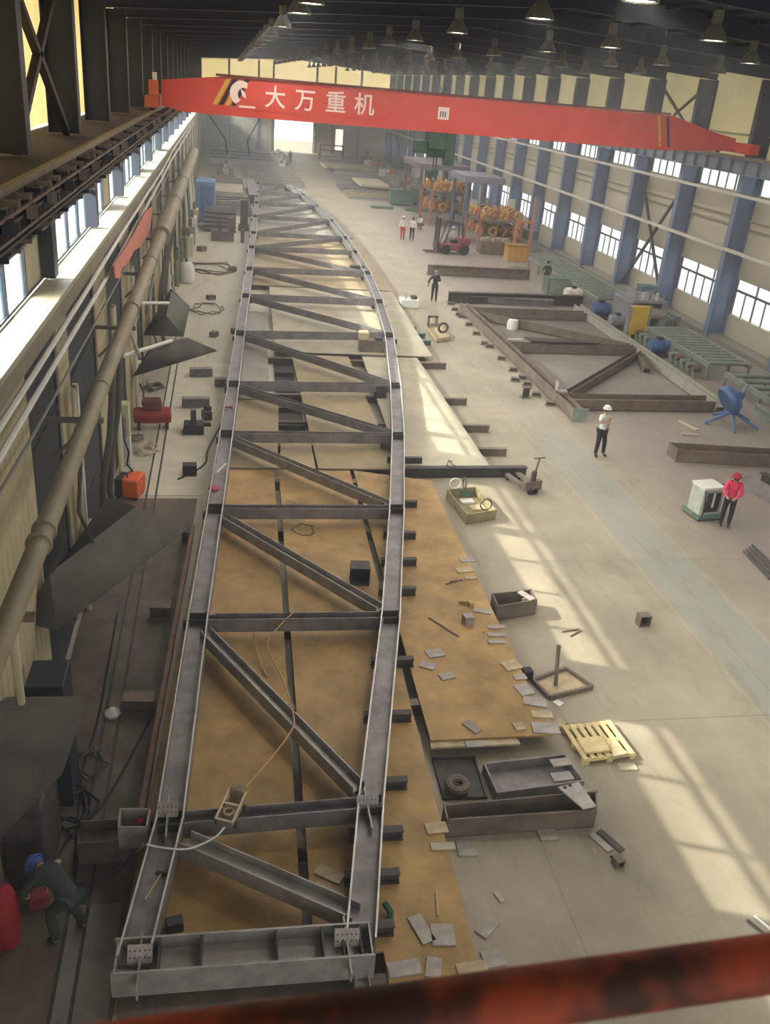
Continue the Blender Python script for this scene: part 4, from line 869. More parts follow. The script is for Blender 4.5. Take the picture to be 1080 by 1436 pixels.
    for sx in (-1,1):
        e=MB(); e.lathe([(.002,-.006),(.011,0),(.002,.006)],hc+fw*.09+lf*.033*sx+up*.015,8,M=Mh); e.build('eye',BLACK,t)
        e=MB(); e.lathe([(.005,-.03),(.018,-.01),(.02,.015),(.006,.03)],hc+lf*.09*sx,8,M=Mh); e.build('ear',SKIN,t,True)
    e=MB(); e.obox(hc+fw*.092-up*.05,(.045,.008,.01)); e.build('mouth',mat('lips','#7d4a40'),t)
    if hat:
        h=MB(); h.lathe([(.145,.015),(.15,.025),(.122,.035),(.118,.07),(.095,.115),(.05,.14),(.005,.146),(.004,.02)][0:7]+[(.003,.147)],hc+up*.015,16,M=Mh); h.build('helmet',hat,t,True)
    h=MB(); h.lathe([(.075,-.06),(.1,-.01),(.104,.04),(.085,.085),(.04,.11),(.004,.115)],hc-fw*.018,14,M=Mh); h.build('hair',hair,t,True)
    if gloves:
        for s in 'lr':
            d=(J['wr'+s]-J['el'+s]).normalized(); part('glove',[J['wr'+s]-d*.05,J['wr'+s]+d*.05,J['wr'+s]+d*.13],[(0,1),(1,2)],[.048,.05,.04],gloves)
    return t
TROU=mat('black_trousers','#1d1c22','#28272e',rough=.8,scale=5)
fc=lambda px,py: math.atan2(-G(px,py).x,G(px,py).y)   # heading towards the far end along the view ray
# man in white, hand on hip, facing camera-left
p=G(838,640); person('man in white helmet and white shirt, hand on hip, standing alone on the concrete',p,R(200),dict(ell=(-.33,-.1,1.2),wrl=(-.17,.06,1.05),elr=(.22,.08,1.2),wrr=(.08,.2,1.36),anl=(-.2,.02,.09),knl=(-.15,.05,.5),tol=(-.24,.17,.035),top=(0,.03,1.735)),WHITE,TROU,hat=mat('white_helmet','#dcdad2'),sleeve=.3,scale=1.02)
p=G(1015,738); person('person in pink-red jacket and cap working at the pale machine cart',p,R(150),dict(elr=(.25,.16,1.16),wrr=(.16,.38,1.1),ell=(-.24,.14,1.16),wrl=(-.1,.36,1.08),nec=(0,.05,1.48),chn=(0,.1,1.54),hed=(0,.12,1.62),top=(0,.11,1.71)),mat('pink_jacket','#c4294f','#d43a60',rough=.75,scale=6),TROU,hat=mat('red_cap','#a02038'),scale=.97)
p=G(608,423); person('man in black standing with his back to us behind the long I-beam',p,R(-20),dict(ell=(-.34,-.02,1.18),wrl=(-.38,.02,.95),elr=(.26,.08,1.16),wrr=(.12,.16,1.15),anl=(-.12,0,.09),anr=(.12,-.02,.09)),mat('black_shirt','#1a181d','#252329',rough=.8,scale=5),TROU,hair=mat('grey_hair','#7a736b','#8b847b',scale=20))
p=G(564,336); person('person in white top, red trousers and white helmet on the open floor',p,R(180),dict(),WHITE,mat('red_trousers','#9c2030','#b03040',scale=5),hat=WHITE,sleeve=.9)
p=G(577,337); person('person in white coat and dark trousers next to one in red trousers',p,R(160),dict(ell=(-.28,.05,1.15),wrl=(-.15,.2,1.0)),mat('white_coat','#cfccc4'),TROU)
p=G(764,405); person('person in dark olive clothes standing before far roller conveyor',p,R(10),dict(ell=(-.28,.08,1.2),wrl=(-.1,.22,1.15)),mat('olive_shirt','#37372f','#43433a',scale=5),mat('dark_trousers','#2c2b28'))
p=G(407,229); person('dark figure standing in front of the bright open door',p,R(180),dict(),mat('dark_coat','#3a3a40'),TROU)
p=G(590,322); person('crouching person in pale clothes to left of the forklift',p,R(120),dict(pel=(0,-.1,.42),spi=(0,-.05,.6),che=(0,.05,.8),nec=(0,.12,.95),chn=(0,.16,1.02),hed=(0,.18,1.1),top=(0,.17,1.19),shl=(-.17,.08,.88),shr=(.17,.08,.88),ell=(-.24,.2,.66),elr=(.24,.2,.66),wrl=(-.14,.4,.6),wrr=(.14,.4,.6),hpl=(-.1,-.1,.42),hpr=(.1,-.1,.42),knl=(-.17,.28,.5),knr=(.17,.28,.5),anl=(-.14,.05,.09),anr=(.14,.05,.09),tol=(-.16,.2,.035),tor=(.16,.2,.035)),mat('pale_clothes','#b4ada4','#c2bcb2',scale=5),mat('grey_trousers','#55525a'))
# welder bending over at lower left
p=G(94,1312); bend=dict(pel=(0,-.16,.86),spi=(0,-.02,.98),che=(0,.2,1.05),nec=(0,.37,1.03),chn=(0,.43,1.0),hed=(0,.5,.985),top=(0,.585,1.0),shl=(-.18,.27,1.05),shr=(.18,.27,1.05),ell=(-.3,.4,.82),elr=(.28,.38,.82),wrl=(-.2,.5,.6),wrr=(.14,.52,.58),hpl=(-.1,-.16,.84),hpr=(.1,-.16,.84),knl=(-.16,.1,.5),knr=(.17,.1,.5),anl=(-.18,-.02,.09),anr=(.2,-.12,.09),tol=(-.2,.14,.035),tor=(.22,.05,.035))
person('welder in dark green overalls and blue cap bending over at lower left',p,R(48),bend,mat('green_overalls','#26302a','#323d35',rough=.85,scale=5),mat('green_overalls','#26302a'),hat=mat('blue_cap','#3a4a86','#4d5fa4',rough=.8,scale=9),hair=mat('blue_cap','#3a4a86'),gloves=mat('leather_glove','#9a7440','#b08a52',rough=.8,scale=8))
p=G(4,1322)+V((.08,0,0)); t=thing('gas_bottle','red gas bottle with draped cloth at lower left beside the welder','bottle',(p.x,p.y,0),.2)
b=MB(); b.lathe([(.02,0),(.15,.02),(.16,.1),(.16,.85),(.12,.98),(.05,1.05),(.045,1.12),(.02,1.13)],n=16); b.build('cylinder',REDC,t,True)
b=MB(); b.lathe([(.05,1.1),(.05,1.2),(.02,1.22)],n=10); b.build('valve',STEEL_D,t); b=MB(); b.lathe([(.19,.25),(.18,.5),(.175,.8),(.165,.83),(.165,.3)],n=12); b.build('cloth_cover',RED,t,True)
p=G(52,1262,.0); t=thing('welding_tool_bag','reddish tool pouch on ground in front of the bending welder','bag',(p.x+.05,p.y-.1,0),.3); MB().box((-.14,-.1,0),(.14,.1,.28)).build('pouch',mat('pouch_red','#7a2f30','#93403e',rough=.85,scale=8),t,bevel=.05); b=MB(); b.torus((0,0,.28),.1,.015,14,6,axis='y'); b.build('strap',STEEL_D,t)

# ================================================================== FORKLIFT WITH DRIVER
p=G(632,355); t=thing('forklift','dark red forklift facing left on the far open floor','forklift',(p.x,p.y,0),R(5)); FK=p
MB().prism([(-1.0,-.55),(1.2,-.55),(1.2,.55),(-1.0,.55)],.25,.75).build('chassis',mat('forklift_red','#7c3436','#8f4243',scale=3),t,bevel=.06)
MB().prism([(.35,-.58),(1.3,-.52),(1.3,.52),(.35,.58)],.7,1.15).build('counterweight',mat('forklift_red','#7c3436'),t,bevel=.08)
for x in(-.6,.85):
    for y in (-.55,.55): MB().lathe([(.08,-.13),(.34,-.12),(.36,-.08),(.36,.08),(.34,.12),(.08,.13)],(x,y,.36),18,'y').build('wheel',RUBBER,t,True)
for a in ((-.75,-.48),(-.75,.48)): MB().tube([(a[0],a[1],.75),(-.3,a[1],2.15)],.045).build('cab_post',BLACK,t)
for y in (-.48,.48): MB().tube([(.65,y,1.1),(.6,y,2.15)],.05).build('cab_post',BLACK,t)
b=MB(); 
for k in range(6): b.box((-.35+.18*k,-.5,2.13),(-.3+.18*k,.5,2.18))
b.box((-.35,-.52,2.12),(.65,-.46,2.2)); b.box((-.35,.46,2.12),(.65,.52,2.2)); b.build('roof_guard',BLACK,t)
for y in (-.35,.35): MB().box((-1.25,y-.06,.1),(-1.1,y+.06,2.5)).build('mast_rail',STEEL_D,t)
for y in (-.3,.3): MB().box((-2.1,y-.07,.08),(-1.2,y+.07,.14)).build('fork',STEEL_D,t)
MB().box((-1.3,-.45,.3),(-1.24,.45,.9)).build('carriage',STEEL_D,t); MB().box((-1.22,-.03,.3),(-1.12,.03,2.45)).build('lift_chain',STEEL_B,t)
MB().box((-.1,-.3,.75),(.35,.3,1.0)).build('seat',BLACK,t,bevel=.04); b=MB(); b.torus((-.42,0,1.2),.17,.02,16,6,axis='x'); b.tube([(-.42,0,1.2),(-.65,0,.8)],.025); b.build('steering_wheel',BLACK,t)
person('forklift driver in pale clothes and white helmet seated in the forklift',(p.x+.1,p.y,.0),R(95),dict(pel=(0,-.0,1.1),spi=(0,-.0,1.28),che=(0,.02,1.48),nec=(0,.03,1.63),chn=(0,.06,1.7),hed=(0,.07,1.78),top=(0,.06,1.87),shl=(-.17,.02,1.57),shr=(.17,.02,1.57),ell=(-.22,.18,1.35),elr=(.22,.18,1.35),wrl=(-.12,.38,1.3),wrr=(.12,.38,1.3),hpl=(-.1,.05,1.08),hpr=(.1,.05,1.08),knl=(-.13,.45,1.1),knr=(.13,.45,1.1),anl=(-.13,.52,.86),anr=(.13,.52,.86),tol=(-.13,.64,.8),tor=(.13,.64,.8)),mat('pale_clothes','#b4ada4'),mat('khaki_trousers','#8a8272'),hat=WHITE)

# ================================================================== LEFT SIDE: DUCT, CONDUITS, HOODS
t=thing('extraction_duct','fat dusty grey extraction duct running along the left wall','duct',(-2.2,6,5.3)); q=(-2.2,6,5.3)
dp=lambda y: V((-2.2,y,5.42 if y<60 else 5.42))
def ductseg(ya,yb,ra,rb): MB(q).tube([dp(ya+(yb-ya)*k/6) for k in range(7)],ra,16,rb).build('duct_pipe',DUCT,t,True)
ductseg(4,10.0,.125,.125); ductseg(10.0,22,.13,.16); ductseg(22,33,.165,.2); ductseg(33,70,.3,.35)
for y,r in ((10.0,.16),(10.35,.155),(16,.165),(22,.2),(28,.21),(33,.34),(42,.34),(50,.36)): MB(q).lathe([(.05,-.03),(r,-.03),(r,.03),(.05,.03)],dp(y),16,'y').build('flange',DUCT,t)
for k in range(9):
    y=9+6.4*k; b=MB(q); b.box((-3.04,y-.05,4.98),(-2.1,y+.05,5.06)); b.sweep(rect(.06,.06),[(-3.0,y,4.3),(-2.3,y,5.0)],up=(0,1,0)); b.build('wall_bracket',STEEL_B,t)
cl=[(-20,630),(0,598),(63,500),(126,400),(138,380),(180,313),(226,241),(234,227),(242,211),(271,168)]
c2=[(-20,676),(0,641),(12,620),(78,508),(143,400),(155,380),(195,308),(232,241),(240,225),(250,209),(272,172)]
for lab,pl,r,X in (('upper white conduit pipe along the left wall above the grey duct',cl,.05,-2.86),('lower white conduit pipe parallel to upper one on left wall',c2,.05,-2.84)):
    b=MB((-2.85,10,6)); b.tube([PX(x,y,X) for x,y in pl],r,8); tag(b.build('conduit_pipe',CONDUIT,smooth=True),lab,'pipe','conduits on the left wall')
b=MB((-2.85,10,5)); b.tube([PX(x,y,-2.84) for x,y in ((-20,725),(0,690),(41,620),(103,508),(163,400),(213,290),(234,248),(242,231))],.028,6); tag(b.build('conduit_pipe',mat('cable_grey','#6d6a63','#7d796f'),smooth=True),'thin grey cable pipe below the two white conduits on left wall','pipe','conduits on the left wall')
for k,y in enumerate((17.2,23.9,29.2,35.6,42,48.4)):
    t=thing('service_drop','vertical pipes and cable bundle on left wall between navy panels, %s from the near end'%ORD[k],'pipe',(-2.88,y,0),0,'service pipes on the left wall')
    for j,(dy,r,mt) in enumerate(((0,.05,CREAM),(.16,.035,STEEL_B),(.3,.06,CONDUIT))): MB().tube([(0,dy,0),(0.0,dy,2.5),(0,dy,5.0)],r,8).build('riser_pipe',mt,t,True)
    MB().box((-.1,.45,1.1),(.12,.85,1.8)).build('valve_box',STEEL_B if k%2 else CREAM,t,bevel=.02)
    b=MB(); b.tube([(.06,.6,1.1),(.18,.62,.7),(.1,.7,.3),(.25,.8,.02)],.025); b.build('hose',BLACK,t,True)
# salmon sheet
pts_=[(160,390),(158,372),(186,330),(203,296),(212,290),(209,325),(196,345),(186,352),(178,368),(168,376),(166,390)]
b=MB((-2.62,25,5)); b.plate([PX(x,y,-2.66) for x,y in pts_],(1,0,0),.04); tag(b.build('red_sheet',SALMON),'salmon-red sheet hanging beside white conduits on left wall','sheet')
def hood(label,verts,faces,arms=(),mt=HOOD,legs=()):
    P=[G(x,y,z) for x,y,z in verts]; c=sum(P,V())/len(P); c.z=min(p.z for p in P)
    t=thing('fume_hood',label,'hood',c); b=MB(c); vs=[b.bm.verts.new(p-c) for p in P]
    for f in faces: b.f([vs[i] for i in f])
    o=b.build('canopy',mt,t); s=o.modifiers.new('s','SOLIDIFY'); s.thickness=.04; s.offset=0
    for pl,r,m_ in arms:
        a=MB(c); a.tube([V(p) for p in pl],r,8); a.build('support_arm',m_,t,True)
    for bx,m_ in legs:
        a=MB(c); a.box(*bx); a.build('duct_leg',m_,t,bevel=.02)
    return t
gx=lambda x,y,z: tuple(G(x,y,z))
# near brown hood
hood('big brown gabled fume hood on left beside rusty bar, third from the far end',[(70,805,3.0),(190,712,3.0),(80,884,2.3),(262,742,2.3),(28,872,2.3),(150,700,2.3)],[(0,1,3,2),(1,0,4,5),(0,2,4),(1,5,3)],[([(-2.2,11.6,5.26),(-2.3,12.0,4.2),gx(72,802,3.0)],.03,STEEL_D),([(-2.2,13.5,5.25),(-2.3,13.4,4.2),gx(130,760,3.0)],.03,STEEL_D)],legs=((((-2.9,11.3,.0),(-2.35,12.0,2.35)),NAVY),))
hood('dark flat fume hood on left wall, second from the far end',[(218,484,2.9),(262,474,2.9),(186,528,2.3),(304,492,2.3),(208,493,2.65),(257,477,2.65)],[(0,1,3,2),(1,0,4,5),(0,2,4),(1,5,3)],[([(-2.2,23.3,5.0),gx(170,500,3.6),gx(240,478,2.95)],.06,CONDUIT),([(-2.2,21.5,5.0),gx(196,500,2.9)],.05,CONDUIT)])
hood('olive pyramid fume hood on left wall, farthest of the hoods',[(233,443,2.9),(239,416,2.9),(201,470,2.1),(257,472,2.1),(266,430,2.1),(240,405,2.1)],[(0,2,3),(0,3,4,1),(1,4,5),(0,1,5,2)],[([(-2.2,29,5.1),gx(195,425,3.5),gx(236,425,2.95)],.06,CONDUIT),([(-2.2,31,5.1),gx(205,440,2.6)],.05,CONDUIT)],mat('hood_olive','#4b4a3e','#5d5b4d',rough=.7,scale=1.2))
hood('brown draped fume hood at left edge, nearest of the hoods',[(-60,1000,3.0),(118,992,2.9),(-70,1250,2.0),(86,1085,2.0),(-60,980,2.4),(112,978,2.5)],[(0,1,3,2),(1,0,4,5),(0,2,4),(1,5,3)],[([(-2.2,8.4,5.2),gx(30,985,3.0)],.05,CREAM)])
p=G(20,935,1.5)
b=MB((-2.7,9.6,0)); b.box((-3.0,9.7,0),(-2.45,10.8,1.5)); tag(b.build('fan_box',STEEL_D,bevel=.04),'dark brown box on floor between the two nearest fume hoods','box')
p=G(92,958,1.5); t=thing('torn_paper','torn white paper on top of dark brown box at left','paper',(-2.6,10.1,1.5)); b=MB(); b.plate([(-.15,-.1,.01),(.12,-.06,.01),(.02,.05,.28),(-.06,.06,.2)],(0,1,0),.01); b.build('sheet',WHITE,t)
p=G(158,1004); b=MB((p.x,p.y,0)); b.lathe([(.03,0),(.14,.02),(.15,.08),(.07,.16),(.02,.17)],(p.x,p.y,0),7); tag(b.build('crumpled_paper',WHITE),'crumpled white paper on dark floor left of the chord','paper')
# hoses from duct
for k,(y,x0) in enumerate(((17.7,-2.2),(19.1,-2.2),(36.5,-2.2),(38.6,-2.2),(41,-2.2))):
    b=MB((x0,y,1)); b.tube([(x0,y,5.17 if y<32 else 5.02),(x0-.02,y+.02,4.7),(x0-.12,y+.15,3.8),(x0-.32,y+.3,2.8),(x0-.42,y+.45,1.8),(x0-.38,y+.65,.9),(x0-.25,y+.9,.4),(x0-.1,y+1.2,.1)],.075,10); tag(b.build('suction_hose',mat('hose_grey','#4c4a40','#5c5a4e',rough=.8,scale=20),smooth=True),'ribbed grey suction hose hanging from the fat duct, %s from the near end'%ORD[k],'hose','suction hoses under the duct')
# orange box, red machine, white post, wire tangle
p=G(170,688)+V((.38,-.3,0)); t=thing('welding_machine','orange welding machine on dark floor by the left wall','machine',(p.x,p.y,0),-.25); MB().box((-.22,-.35,.05),(.22,.35,.6)).build('case',ORANGE,t,bevel=.05); MB().box((-.45,-.3,.05),(-.22,.3,.55)).build('rear_case',BLACK,t,bevel=.03); b=MB(); b.tube([(-.1,-.2,.6),(-.1,-.2,.7),(-.1,.2,.7),(-.1,.2,.6)],.02); b.build('handle',BLACK,t)
for x in(-.35,.15):
    for y in(-.28,.28): MB().lathe([(.02,-.03),(.05,-.03),(.05,.03),(.02,.03)],(x,y,.05),8,'x').build('wheel',RUBBER,t)
p=G(197,600)+V((.4,0,0)); t=thing('compressor','dark red compressor on floor by left wall above wire tangle','machine',(p.x,p.y,0),.1); MB().lathe([(.05,-.6),(.25,-.58),(.27,-.5),(.27,.5),(.25,.58),(.05,.6)],(0,0,.45),14,'x').build('tank',RED,t,True); MB().box((-.3,-.25,.7),(.3,.25,1.0)).build('pump',mat('maroon_paint','#5a1d22','#702a2e',scale=3),t,bevel=.05); MB().box((-.5,-.2,0),(-.4,.2,.25)).build('foot',STEEL_D,t); MB().box((.4,-.2,0),(.5,.2,.25)).build('foot',STEEL_D,t)
p=G(168,650); t=thing('cabinet_post','narrow cream and white cabinet standing behind orange welding machine','cabinet',(p.x+.2,p.y,0)); MB().box((-.14,-.2,0),(.14,.2,.9)).build('lower_door',WHITE,t); MB().box((-.14,-.2,.92),(.14,.2,1.9)).build('upper_door',mat('cream_green','#b8b68c','#c6c49a'),t)
random.seed(3)
def tangle(label,px,py,r,n,mt,rad=.012,z=.02,name='wire_tangle'):
    c=G(px,py); b=MB((c.x,c.y,0)); a=0; P=[]
    for i in range(n): 
        a+=random.uniform(.5,1.1); rr=r*random.uniform(.35,1); P.append((c.x+math.cos(a)*rr,c.y+math.sin(a)*rr*1.3,z+random.uniform(0,.14)))
    b.tube(P,rad,5); return tag(b.build(name,mt),label,'wire')
tangle('tangle of pale welding wire on left floor below the compressor',206,634,.4,60,CREAM,.016); tangle('dark wire tangle around the dark red compressor',192,618,.25,40,STEEL_B)
tangle('dark coiled cable heap on floor behind the bending welder',100,1140,.45,36,BLACK,.022); tangle('brown cable loops along left floor before the white paper',124,1076,.35,18,STEEL_D,.02)
tangle('cables strewn on pale left floor near pyramid hood',290,435,1.2,18,STEEL_B,.03); tangle('cable loops on pale left floor near the far frames',300,378,1.6,22,STEEL_B,.035); tangle('dark bundle of cables beneath the flat hood',216,545,.4,36,STEEL_B,.03); tangle('thin wire loops on yellow deck behind third strut',425,765,.4,9,STEEL_D,.012,ZP+.02); tangle('pale wire loop at rear of yellow deck',405,732,.5,9,SCRAP_T,.014,ZP+.02); tangle('wire loops by stiffener at fifth right node',630,668,.3,9,STEEL_D,.015,ZP)
def cable(label,pl,r,mt,z=.02):
    P=[G(x,y,zz) for x,y,zz in pl]; b=MB(P[0])
    Q=[]
    for i in range(len(P)-1):
        p0=P[max(i-1,0)];p1=P[i];p2=P[i+1];p3=P[min(i+2,len(P)-1)]
        for k in range(6):
            u=k/6; Q.append(.5*((2*p1)+(p2-p0)*u+(2*p0-5*p1+4*p2-p3)*u*u+(3*p1-p0-3*p2+p3)*u**3))
    Q.append(P[-1]); b.tube(Q,r,7); return tag(b.build('cable',mt,smooth=True),label,'cable')
cable('dark cable from dark floor up to left chord near red rag',[(250,672,.03),(286,652,.04),(292,630,.2),(312,592,.35),(318,575,.7)],.03,STEEL_D)
cable('long black cable curving along left floor towards the welder',[(210,1010,.02),(150,1120,.02),(95,1180,.02),(80,1210,.02)],.025,BLACK)
cable('black cable along left floor rail past the white paper',[(165,860,.02),(140,1000,.02),(115,1090,.02),(105,1230,.02)],.022,BLACK)
cable('black hose from floor to front left chord by the welder',[(98,1236,.03),(130,1240,.04),(165,1222,.12),(188,1196,.8),(205,1183,.88)],.025,STEEL_D)
cable('pale cable across front chords to the welding tractor',[(200,1183,.88),(230,1189,.87),(265,1190,.87),(300,1175,.95),(315,1160,1.0)],.014,CONDUIT)
cable('brown cable from welding tractor across diagonal to third strut',[(344,1104,1.12),(370,1075,.9),(405,1030,.87),(412,1005,.87),(395,950,.45),(375,905,.5),(390,880,.7),(410,860,.85)],.016,CARD)
cable('loose cable looping above third strut',[(293,862,.86),(330,862,.6),(352,878,.5),(362,920,.4),(375,950,.33)],.014,SCRAP_T)
# welding tractor on second strut
p=G(325,1142,ZT); t=thing('welding_tractor','rusty wheeled welding tractor sitting on second strut of the truss','machine',(p.x,p.y,ZT-.03),R(-22))
MB().box((-.13,-.28,.06),(.13,.2,.16)).build('base',mat('tractor_brown','#6d5a45','#9a866c',scale=14),t,bevel=.02)
b=MB(); b.tube([(-.13,-.3,.2),(-.13,.22,.3),(.13,.22,.3),(.13,-.3,.2),(-.13,-.3,.2)],.02); b.tube([(-.13,-.02,.25),(.13,-.02,.25)],.018); b.build('frame_tube',CREAM,t)
MB().box((-.1,.16,.14),(.1,.32,.34)).build('motor',mat('tractor_brown','#6d5a45'),t,bevel=.02); MB().torus((0,-.12,.2),.07,.02,14,6,axis='z').build('wire_reel',SCRAP_T,t,True)
for x in (-.14,.14):
    for y in (-.2,.14): MB().lathe([(.01,-.02),(.06,-.02),(.06,.02),(.01,.02)],(x,y,.06),12,'x').build('wheel',STEEL_D,t)
# hammer in the first chord bay
a,c=G(203,1262,zc+.03),G(226,1225,zc+.03); t=thing('hammer','hammer lying in web of left chord at front','hammer',(a.x,a.y,zc+.03)); b=MB(a); b.tube([a,c],.014,8); b.build('handle',WOOD,t); b=MB(a); b.tube([c+V((-.07,.03,0)),c+V((.09,-.02,0))],.025,8); b.build('head',STEEL_D,t); 
# open box bracket left of the chord with red rag
t=open_box('open steel box with red rag inside, left of second strut',((168,1133),(211,1133),(206,1160),(165,1160)),.45,.42,SCRAP,'steel_box',cat='box',th=.02)
p=G(197,1152,.75); b=MB((p.x,p.y,.48)); b.lathe([(.03,.48),(.09,.5),(.1,.62),(.08,.72),(.04,.78),(.01,.79)],(p.x,p.y,0),9); tag(b.build('red_rag',REDC,smooth=True),'crumpled red rag stuffed in the open steel box','rag')
p0=G(112,1180,.25); b=MB((p0.x,p0.y,0)); b.sweep(Hprof(.45,.44,.02,.02),[(p0.x,p0.y,.22),(-1.5,p0.y+.0,.22)]); tag(b.build('channel_offcut',STEEL_B),'brown channel offcut on floor left of the open steel box','offcut')
# rag and torch on left chord, red mark
p=G(300,686,zc+.02); b=MB((p.x,p.y,zc)); b.lathe([(.02,0),(.16,.02),(.14,.07),(.05,.1),(.01,.11)],(p.x,p.y,zc+.012),8); tag(b.build('red_rag',mat('pink_rag','#a34a55','#b8606a',rough=.85,scale=9)),'faded red rag lying in web of left chord before the pale torch','rag')
a,c=G(304,663,ZT+.03),G(317,650,ZT+.03); b=MB(a); b.tube([a,c],.025,8); tag(b.build('torch',WHITE),'pale torch lying across left chord behind the faded red rag','tool')
p=G(321,565,ZT); b=MB((p.x,p.y,zc)); b.box((p.x-.15,p.y-.05,zc+.012),(p.x+.12,p.y+.05,zc+.05)); tag(b.build('red_tag',RED),'small dark red bar lying in left chord by fifth strut','bar')
# vise stand
p=G(272,606); t=thing('vise_stand','dark vise block with post on left floor near fourth strut','stand',(p.x,p.y,0)); MB().box((-.32,-.3,0),(.32,.3,.32)).build('block',BLACK,t,bevel=.02); MB().box((-.1,-.06,.32),(.08,.08,.75)).build('post',STEEL_D,t); MB().box((.25,.0,.2),(.55,.12,.32)).build('jaw',STEEL_D,t); 
p=G(290,588); b=MB((p.x,p.y,0)); b.obox((p.x,p.y,.15),(.25,.35,.3),.4); b.obox((p.x+.03,p.y+.15,.35),(.18,.2,.15),.7); tag(b.build('clamp_block',STEEL_D),'small dark clamp block right behind the vise stand','block')
p=G(320,338); t=thing('jig_frame','brown L-shaped jig with upright on pale left floor far from camera','jig',(p.x,p.y,0)); MB().box((-1.2,-.3,0),(.4,.3,.7)).build('base',STEEL_B,t); MB().box((.0,-.2,.7),(.45,.2,1.6)).build('upright',STEEL_B,t); MB().box((-.7,-.1,.7),(-.45,.1,1.1)).build('peg',STEEL_D,t)
p=G(340,340); b=MB((p.x,p.y,0)); b.box((p.x-.12,p.y-.2,0),(p.x+.12,p.y+.2,.9)); tag(b.build('post_block',STEEL_B),'small upright post right of the L-shaped jig','post')
for k,(x,y,s) in enumerate(((326,380,.35),(331,468,.3),(296,420,.3),(283,352,.4),(300,472,.3))):
    oblock('scrap_block','small dark scrap block on pale left floor, %s listed from truss toward wall'%ORD[k] if False else ('dark offcut on left floor beside chord near seventh strut','dark offcut on left floor against chord by sixth strut','round dark scrap on pale left floor facing the pyramid hood','dark scrap beside far cable loops on left floor','thin dark bar end by tip of the flat hood')[k],'scrap',x,y,(s*1.4,s,s*.8),.3*k,STEEL_B)
tt=thing('cylinder_tank','white rounded tank on left floor behind the pyramid hood','tank',G(262,395)); MB().lathe([(.1,0),(.42,.02),(.45,.3),(.45,.8),(.3,1.05),(.05,1.12)],n=16).build('tank_shell',WHITE,tt,True); MB().lathe([(.05,1.1),(.08,1.1),(.08,1.25),(.05,1.26)],n=8).build('valve',STEEL_D,tt)
for k,(x,y) in enumerate(((250,386),(255,371),(260,362),(248,402))):
    p=G(x,y); t=thing('gas_cylinder','olive gas cylinder by left wall behind pyramid hood, %s from the near end'%('third','second','farthest','nearest')[k],'cylinder',(p.x,p.y,0),0,'gas cylinders by the left wall'); MB().lathe([(.05,0),(.13,.02),(.13,1.2),(.08,1.38),(.035,1.42),(.03,1.5)],n=12).build('body',mat('olive_green','#5d6140','#71754f',scale=4),t,True); MB().lathe([(.05,1.42),(.06,1.55),(.02,1.58)],n=8).build('cap',STEEL_D,t)
# things inside the truss
t=thing('wire_feeder','brown box feeder with handle on deck beside sixth right node','machine',G(522,492,ZP)); MB().box((-.6,-.25,0),(.5,.25,.5)).build('case',STEEL_B,t); MB().box((-.62,-.27,.5),(-.2,.27,.85)).build('reel_cover',SCRAP_T,t,bevel=.05); MB().box((.1,-.2,.5),(.4,.2,.62)).build('panel',BLACK,t)
oblock('steel_block','dark block against right chord by fifth strut','block',533,557,(.4,.3,.45),.1,STEEL_D,ZP); oblock('steel_block','brown block against right chord near fourth strut','block',541,628,(.3,.3,.3),.1,STEEL_B,ZP); oblock('steel_block','dark block on deck under seventh strut right end','block',500,384,(.9,.3,.5),0,STEEL_D,ZP)
p=G(245,1302,ZP); oblock('steel_block','small dark block on shaded deck inside front left bay','block',245,1302,(.22,.16,.16),.2,STEEL_D,ZP); 
cable('grey bent pipe end and hose beside front right chord stubs',[(540,1268,.4),(548,1282,.42),(540,1300,.32)],.05,GREEN_D)

# ================================================================== FAR BACKGROUND
def stack(label,x0,x1,y0,y1,n,mt,h=.25,name='steel_stack',group='steel stacks at the far end',gap=.35):
    t=thing(name,label,'stack',((x0+x1)/2,y0,0),0,group)
    for k in range(n):
        y=y0+(y1-y0)*k/max(1,n-1); b=MB(((x0+x1)/2,y0,0)); b.sweep(Iprof(.3,h,.03,.03),[(x0,y,h/2),(x1,y,h/2)]); b.build('beam',mt if k%3 else STEEL_L,t)
    return t
# left far
t=thing('blue_booth','blue cabinet booth by the left wall far from camera','booth',(-1.65,76,0))
MB().box((-.6,-1.4,0),(.9,1.6,3.0)).build('body',mat('booth_blue','#5f7fa6','#7291b6',scale=2),t,bevel=.05); MB().box((-1.3,-1.3,0),(-.6,-.5,2.6)).build('side_panel',WHITE,t); MB().box((-.2,-1.44,.3),(.7,-1.4,2.7)).build('door',mat('booth_blue2','#4c6a92'),t); MB().box((-1.3,-1.8,0),(.9,-1.4,.25)).build('step',BLUE,t)
p=G(312,300)
t=thing('profile_stack','thick stack of grey steel profiles left of truss far end','stack',(.4,71,0))
for k in range(9): MB().box((-1.9,-1.2,.16*k),(.4,2.2,.16*k+.13)).build('profile_layer',STEEL if k%2 else STEEL_D,t)
t=thing('press_frame','dark upright press frame right of the grey profile stack','press',(1.4,71.5,0)); MB().box((-.25,-.3,0),(.3,.3,2.2)).build('upright',STEEL_D,t); MB().box((-.9,-.3,1.7),(-.25,.3,2.1)).build('arm',STEEL,t); MB().box((-.4,-.5,0),(.4,.5,.4)).build('base',STEEL_D,t)
stack('grey beams laid crosswise behind the profile stack at left far end',-1.2,2.2,79,88,6,STEEL,.5)
stack('light beams laid crosswise further back at left far end',-1.5,1.9,98,105,6,SCRAP,.5)
stack('pale beams heaped behind far end of the long truss',3.2,8.6,103,110,6,SCRAP,.5)
stack('mixed beams heaped near the open door at far left',2.5,8.0,113,122,8,STEEL_L,.6)
stack('dull beams before the far wall left of the open door',-2,6.5,126,140,9,STEEL_B,.7)
